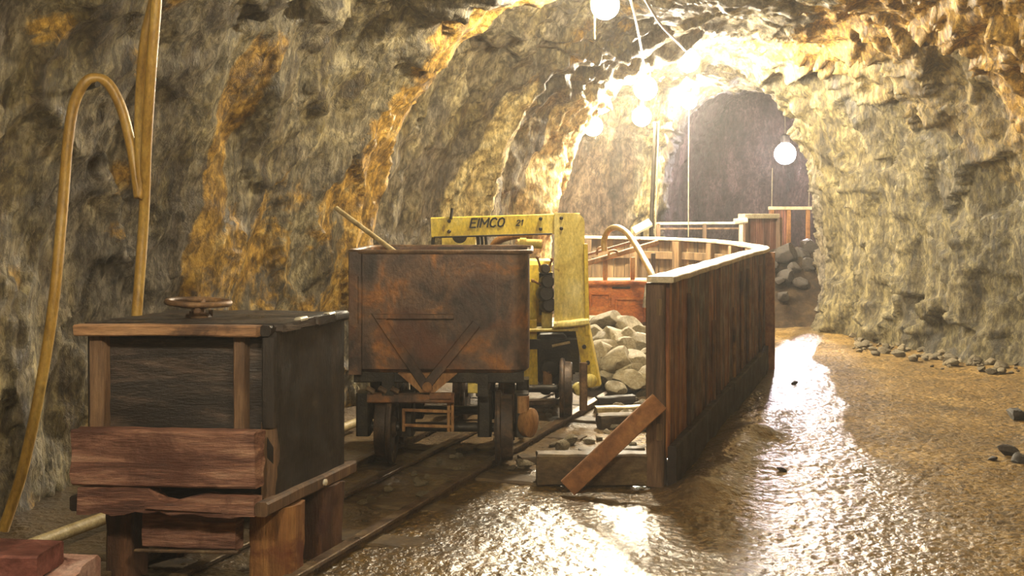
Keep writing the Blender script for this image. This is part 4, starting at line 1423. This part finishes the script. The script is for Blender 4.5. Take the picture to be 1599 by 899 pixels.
# broken timbers and slabs between the track and the fence
deb = [
    ((905, 716), (1004, 716), 6.55, 0.10, 0.07, 'wood_sleeper', 'pale flat board lying just behind the squared end timber'),
    ((935, 641), (1004, 641), 7.55, 0.12, 0.10, 'wood_sleeper', 'split timber lying beyond the diagonal brace, nearer the track'),
    ((930, 621), (1006, 618), 8.1, 0.08, 0.06, 'pale_pipe', 'thin pale board between the stone pile and the diagonal brace'),
    ((812, 700), (868, 705), 6.5, 0.10, 0.05, 'wood_sleeper', 'short offcut of board beside the right hand rail by the end timber'),
    ((932, 608), (990, 612), 8.45, 0.10, 0.07, 'wood_dark_sill', 'dark timber stub at the foot of the stone pile'),
]
for k, (a, b_, Y, w, h, mt, lab) in enumerate(deb):
    p0, p1 = W(a[0], a[1], Y), W(b_[0], b_[1], Y + 0.05)
    z = ground(p0.x, p0.y) + h / 2 - 0.005
    m = MB().bar((p0.x, p0.y, z), (p1.x, p1.y, z + 0.004), w, h, (0, 0, 1), 0.008, rough=0.008, seed=70 + k, ends=0.02)
    solo(m, 'board', M[mt], lab, 'board')

def place_rock(name, meshes, c, r, seed, label, group, cat='stone'):
    rn = random.Random(seed)
    src = meshes[seed % len(meshes)]
    o = src.copy()
    COL.objects.link(o)
    o.location = c
    o.scale = r
    o.rotation_euler = (rn.uniform(-0.35, 0.35), rn.uniform(-0.35, 0.35), rn.uniform(0, 6.28))
    o.name = name
    tag(o, label, cat, group)
    return o
def rock_protos(name, mat, n, sub=3):
    out = []
    for k in range(n):
        o = MB().rock((0, 0, 0), (1, 1, 0.8), 100 + k * 7, sub).build(name, mat, None, 32)
        out.append(o)
    return out

# pile of pale broken stone behind the loader
protos = rock_protos('rock', M['stone'], 6)
pile = [  # u, v, Y, radius
    (948, 502, 10.3, 0.21, 'long pale slab of stone on top of the pile'),
    (985, 508, 10.25, 0.17, 'tan stone on the top right of the pile'),
    (962, 528, 9.75, 0.19, 'tan stone just under the top slab of the pile'),
    (934, 522, 9.9, 0.13, 'thin pale stone at the upper left of the pile'),
    (1000, 535, 9.7, 0.15, 'brown stone at the right of the pile by the fence post'),
    (938, 545, 9.45, 0.13, 'small pale stone left of the middle of the pile'),
    (963, 566, 9.1, 0.185, 'largest pale round stone low in the middle of the pile'),
    (996, 562, 9.15, 0.15, 'brown stone right of the largest round stone in the pile'),
    (1003, 520, 10.0, 0.14, 'grey stone high on the right of the pile behind the fence post'),
    (930, 575, 9.3, 0.12, 'dark stone low at the left foot of the pile'),
    (948, 590, 9.0, 0.12, 'tan stone in the front of the pile below the largest stone'),
    (985, 592, 8.85, 0.14, 'yellowish stone in the front right of the pile'),
    (1012, 590, 8.9, 0.14, 'brown stone at the front right foot of the pile by the post'),
    (965, 605, 8.7, 0.10, 'small stone at the very front of the pile'),
    (925, 598, 9.0, 0.10, 'small stone by the yellow leg of the loader'),
    (975, 545, 9.6, 0.14, 'half hidden grey stone behind the largest stone in the pile'),
    (918, 505, 10.4, 0.15, 'pale stone at the top left of the pile behind the yellow column'),
    (950, 545, 9.55, 0.15, 'tan stone between the top slab and the largest stone of the pile'),
    (978, 530, 9.8, 0.16, 'rough tan stone in the upper middle of the pile'),
    (942, 530, 9.75, 0.15, 'pale grey stone under the left end of the top slab'),
    (984, 577, 9.0, 0.13, 'stone touching the lower right side of the largest stone in the pile'),
    (1015, 558, 9.3, 0.14, 'stone wedged behind the near fence post in the pile'),
]
for k, (u, v, Y, r, lab) in enumerate(pile):
    c = W(u, v, Y)
    place_rock('rock', protos, c, (r * 1.15, r, r * (0.95 if k else 0.6)), k, lab, 'stones in the pile behind the loader')
# core of the heap, earth under the stones
vs, fs = [], []
n = 26
for i in range(n):
    for j in range(n):
        x = 0.35 + 1.35 * i / (n - 1)
        y = 8.5 + 2.4 * j / (n - 1)
        e = band(x, 0.8, 1.3, 0.42) * band(y, 9.9, 10.4, 1.3)
        vs.append(V((x, y, -0.03 + 0.34 * e + 0.05 * noise.noise(V((x * 4, y * 4, 1))) * e)))
for i in range(n - 1):
    for j in range(n - 1):
        fs.append((i * n + j, (i + 1) * n + j, (i + 1) * n + j + 1, i * n + j + 1))
m = MB().add(vs, fs)
m.v += [V((p.x, p.y, -0.08)) for p in vs]
N2 = n * n
edge = [(i, 0) for i in range(n)] + [(n - 1, j) for j in range(1, n)] + [(i, n - 1) for i in range(n - 2, -1, -1)] + [(0, j) for j in range(n - 2, 0, -1)]
idx = [i * n + j for i, j in edge]
for a, b_ in zip(idx, idx[1:] + idx[:1]):
    m.f.append((a, b_, b_ + N2, a + N2))
o = solo(m, 'rubble', M['mud'], 'brown earth and fine rubble filling the stone pile', 'rubble')
o['kind'] = 'stuff'

# scree at the foot of the right wall
sp = rock_protos('stone', M['stone_scree'], 5, 2)
rnd = random.Random(21)
for k in range(190):
    u = rnd.uniform(1330, 1640)
    f = (u - 1270) / (1599 - 1270)
    v0 = 520 + 56 * f
    v = v0 + rnd.gauss(2, 9)
    Y = CAM_H * F_PX / (v - HOR)
    P = W(u, v, Y)
    r = rnd.choice((0.02, 0.025, 0.03, 0.04, 0.055, 0.07))
    z = ground(P.x, P.y) + r * 0.45
    place_rock('stone', sp, (P.x, P.y, z), (r * 1.3, r, r * 0.9), k, 'small brown stone in the scree at the foot of the right wall', 'scree at the foot of the right wall')
for k, (u, v, r, lab) in enumerate(((1592, 658, 0.09, 'dark stone on the gravel at the right edge, upper of the two groups'), (1575, 712, 0.07, 'larger dark stone of the lower group at the right edge'),
                                    (1592, 722, 0.055, 'small dark stone of the lower group touching the right edge'), (1552, 718, 0.03, 'small dark stone left of the lower group at the right edge'),
                                    (1221, 735, 0.035, 'lone black pebble on the bright wet path'), (1062, 640, 0.0, ''), (1240, 598, 0.04, 'lone black pebble up the bright wet path by the fence'))):
    if r == 0:
        continue
    Y = CAM_H * F_PX / (v - HOR)
    P = W(u, v, Y)
    src = sp[k % 5]
    o = place_rock('stone', sp, (P.x, P.y, ground(P.x, P.y) + r * 0.35), (r * 1.3, r, r * 0.8), k + 3, lab, 'loose dark stones on the path')
    o.material_slots[0].link = 'OBJECT'
    o.material_slots[0].material = M['stone_dark']

rnd = random.Random(33)
for k in range(70):
    q_ = rnd.uniform(5.9, 8.9)
    p_ = rnd.uniform(-2.24, -1.5)
    P = T(p_, q_)
    r = rnd.choice((0.02, 0.03, 0.035, 0.05, 0.07))
    place_rock('stone', sp, (P.x, P.y, ground(P.x, P.y) + r * 0.35), (r * 1.3, r, r * 0.8), k + 7, 'small brown stone in the clutter between the right hand rail and the fence', 'stones between the rail and the fence')
for k in range(40):
    q_ = rnd.uniform(4.6, 8.0)
    p_ = rnd.uniform(-2.72, -2.45)
    P = T(p_, q_)
    r = rnd.choice((0.015, 0.02, 0.03, 0.04))
    place_rock('stone', sp, (P.x, P.y, ground(P.x, P.y) + r * 0.35), (r * 1.3, r, r * 0.8), k + 2, 'small brown stone lying between the rails of the track', 'stones between the rails')

# dirt bank beyond the bend of the fence with black rocks on its crest
vs, fs = [], []
n = 40
for i in range(n):
    for j in range(n):
        x = 2.75 + 2.0 * i / (n - 1)
        y = 13.9 + 3.0 * j / (n - 1)
        e = sstep(0, 0.35, i / (n - 1)) * sstep(0.0, 0.62, j / (n - 1)) * (1 - 0.9 * sstep(0.75, 1.0, j / (n - 1)))
        vs.append(V((x, y, -0.05 + (0.86 + 0.16 * noise.noise(V((x * 1.7, y * 1.7, 3)))) * e + 0.10 * e * noise.noise(V((x * 4.5, y * 4.5, 1))) + 0.03 * noise.noise(V((x * 11, y * 11, 1))))))
for i in range(n - 1):
    for j in range(n - 1):
        fs.append((i * n + j, (i + 1) * n + j, (i + 1) * n + j + 1, i * n + j + 1))
m = MB().add(vs, fs)
m.v += [V((p.x, p.y, -0.1)) for p in vs]
N2 = n * n
edge = [(i, 0) for i in range(n)] + [(n - 1, j) for j in range(1, n)] + [(i, n - 1) for i in range(n - 2, -1, -1)] + [(0, j) for j in range(n - 2, 0, -1)]
idx = [i * n + j for i, j in edge]
for a, b_ in zip(idx, idx[1:] + idx[:1]):
    m.f.append((a, b_, b_ + N2, a + N2))
o = solo(m, 'dirt_bank', M['mud'], 'dark dirt bank rising beyond the bend of the plank fence', 'dirt bank')
dp = rock_protos('rock', M['stone_dark'], 4)
for k, (u, v, Y, r, lab) in enumerate(((1226, 398, 15.5, 0.22, 'large black rock on the crest of the dirt bank'), (1203, 412, 15.2, 0.15, 'black rock at the left end of the dirt bank crest'),
                                       (1252, 396, 15.8, 0.17, 'black rock right of the largest one on the dirt bank'), (1268, 388, 16.0, 0.2, 'black rock at the right end of the dirt bank crest'),
                                       (1228, 430, 15.0, 0.14, 'dark rock in the middle of the dirt bank slope'), (1250, 440, 15.0, 0.13, 'dark rock on the right of the dirt bank slope under the buttress'), (1222, 462, 14.6, 0.12, 'dark rock near the foot of the dirt bank'), (1262, 415, 15.3, 0.15, 'dark rock high on the right side of the dirt bank'),
                                       (1240, 418, 15.2, 0.10, 'dark rock on the slope of the dirt bank'), (1215, 438, 14.9, 0.09, 'dark rock low on the slope of the dirt bank by the fence'))):
    place_rock('rock', dp, W(u, v, Y), (r * 1.15, r, r), k, lab, 'black rocks on the dirt bank')
for o in protos + sp + dp:
    bpy.data.objects.remove(o)

# ------------------------------------------------------------------ blocks in the lower left corner
c = W(118, 900, 4.0)
m = MB().bar((-2.6, 4.02, 0.085), (c.x, 4.02, 0.085), 0.42, 0.17, (0, 0, 1), 0.02, rough=0.012, seed=8, ends=0.015)
solo(m, 'stone_slab', M['pink_slab'], 'pinkish slab of stone in the lower left corner', 'slab')
c = W(88, 850, 4.05)
m = MB().bar((-2.5, 4.06, 0.222), (c.x, 4.0, 0.222), 0.20, 0.085, (0, 0, 1), 0.008, rough=0.004, seed=9, ends=0.006)
solo(m, 'wooden_block', M['red_block'], 'red brown block lying on the pinkish slab', 'block')
# ------------------------------------------------------------------ world, view
wd = bpy.data.worlds.new('world')
SC.world = wd
wd.use_nodes = True
wd.node_tree.nodes['Background'].inputs[0].default_value = (0, 0, 0, 1)
wd.node_tree.nodes['Background'].inputs[1].default_value = 0.0
# faint dust hanging in the air of the drift
vsc = wd.node_tree.nodes.new('ShaderNodeVolumeScatter')
vsc.inputs['Color'].default_value = (1.0, 0.97, 0.92, 1)
vsc.inputs['Density'].default_value = 0.0031
vsc.inputs['Anisotropy'].default_value = 0.5
wd.node_tree.links.new(vsc.outputs[0], wd.node_tree.nodes['World Output'].inputs['Volume'])
vs_ = SC.view_settings
SC.display_settings.display_device = 'sRGB'
vs_.view_transform = 'Standard'
vs_.look = 'None'
vs_.exposure = EXPOSURE
vs_.gamma = 1.0
vs_.use_curve_mapping = False
SC.cycles.max_bounces = 5
SC.cycles.diffuse_bounces = 3
SC.cycles.glossy_bounces = 3
SC.cycles.use_denoising = True
SC.cycles.use_adaptive_sampling = True
SC.cycles.adaptive_threshold = 0.07
SC.cycles.adaptive_min_samples = 24
SC.cycles.use_light_tree = True
SC.cycles.sample_clamp_indirect = 6.0
SC.cycles.caustics_reflective = False
SC.cycles.caustics_refractive = False
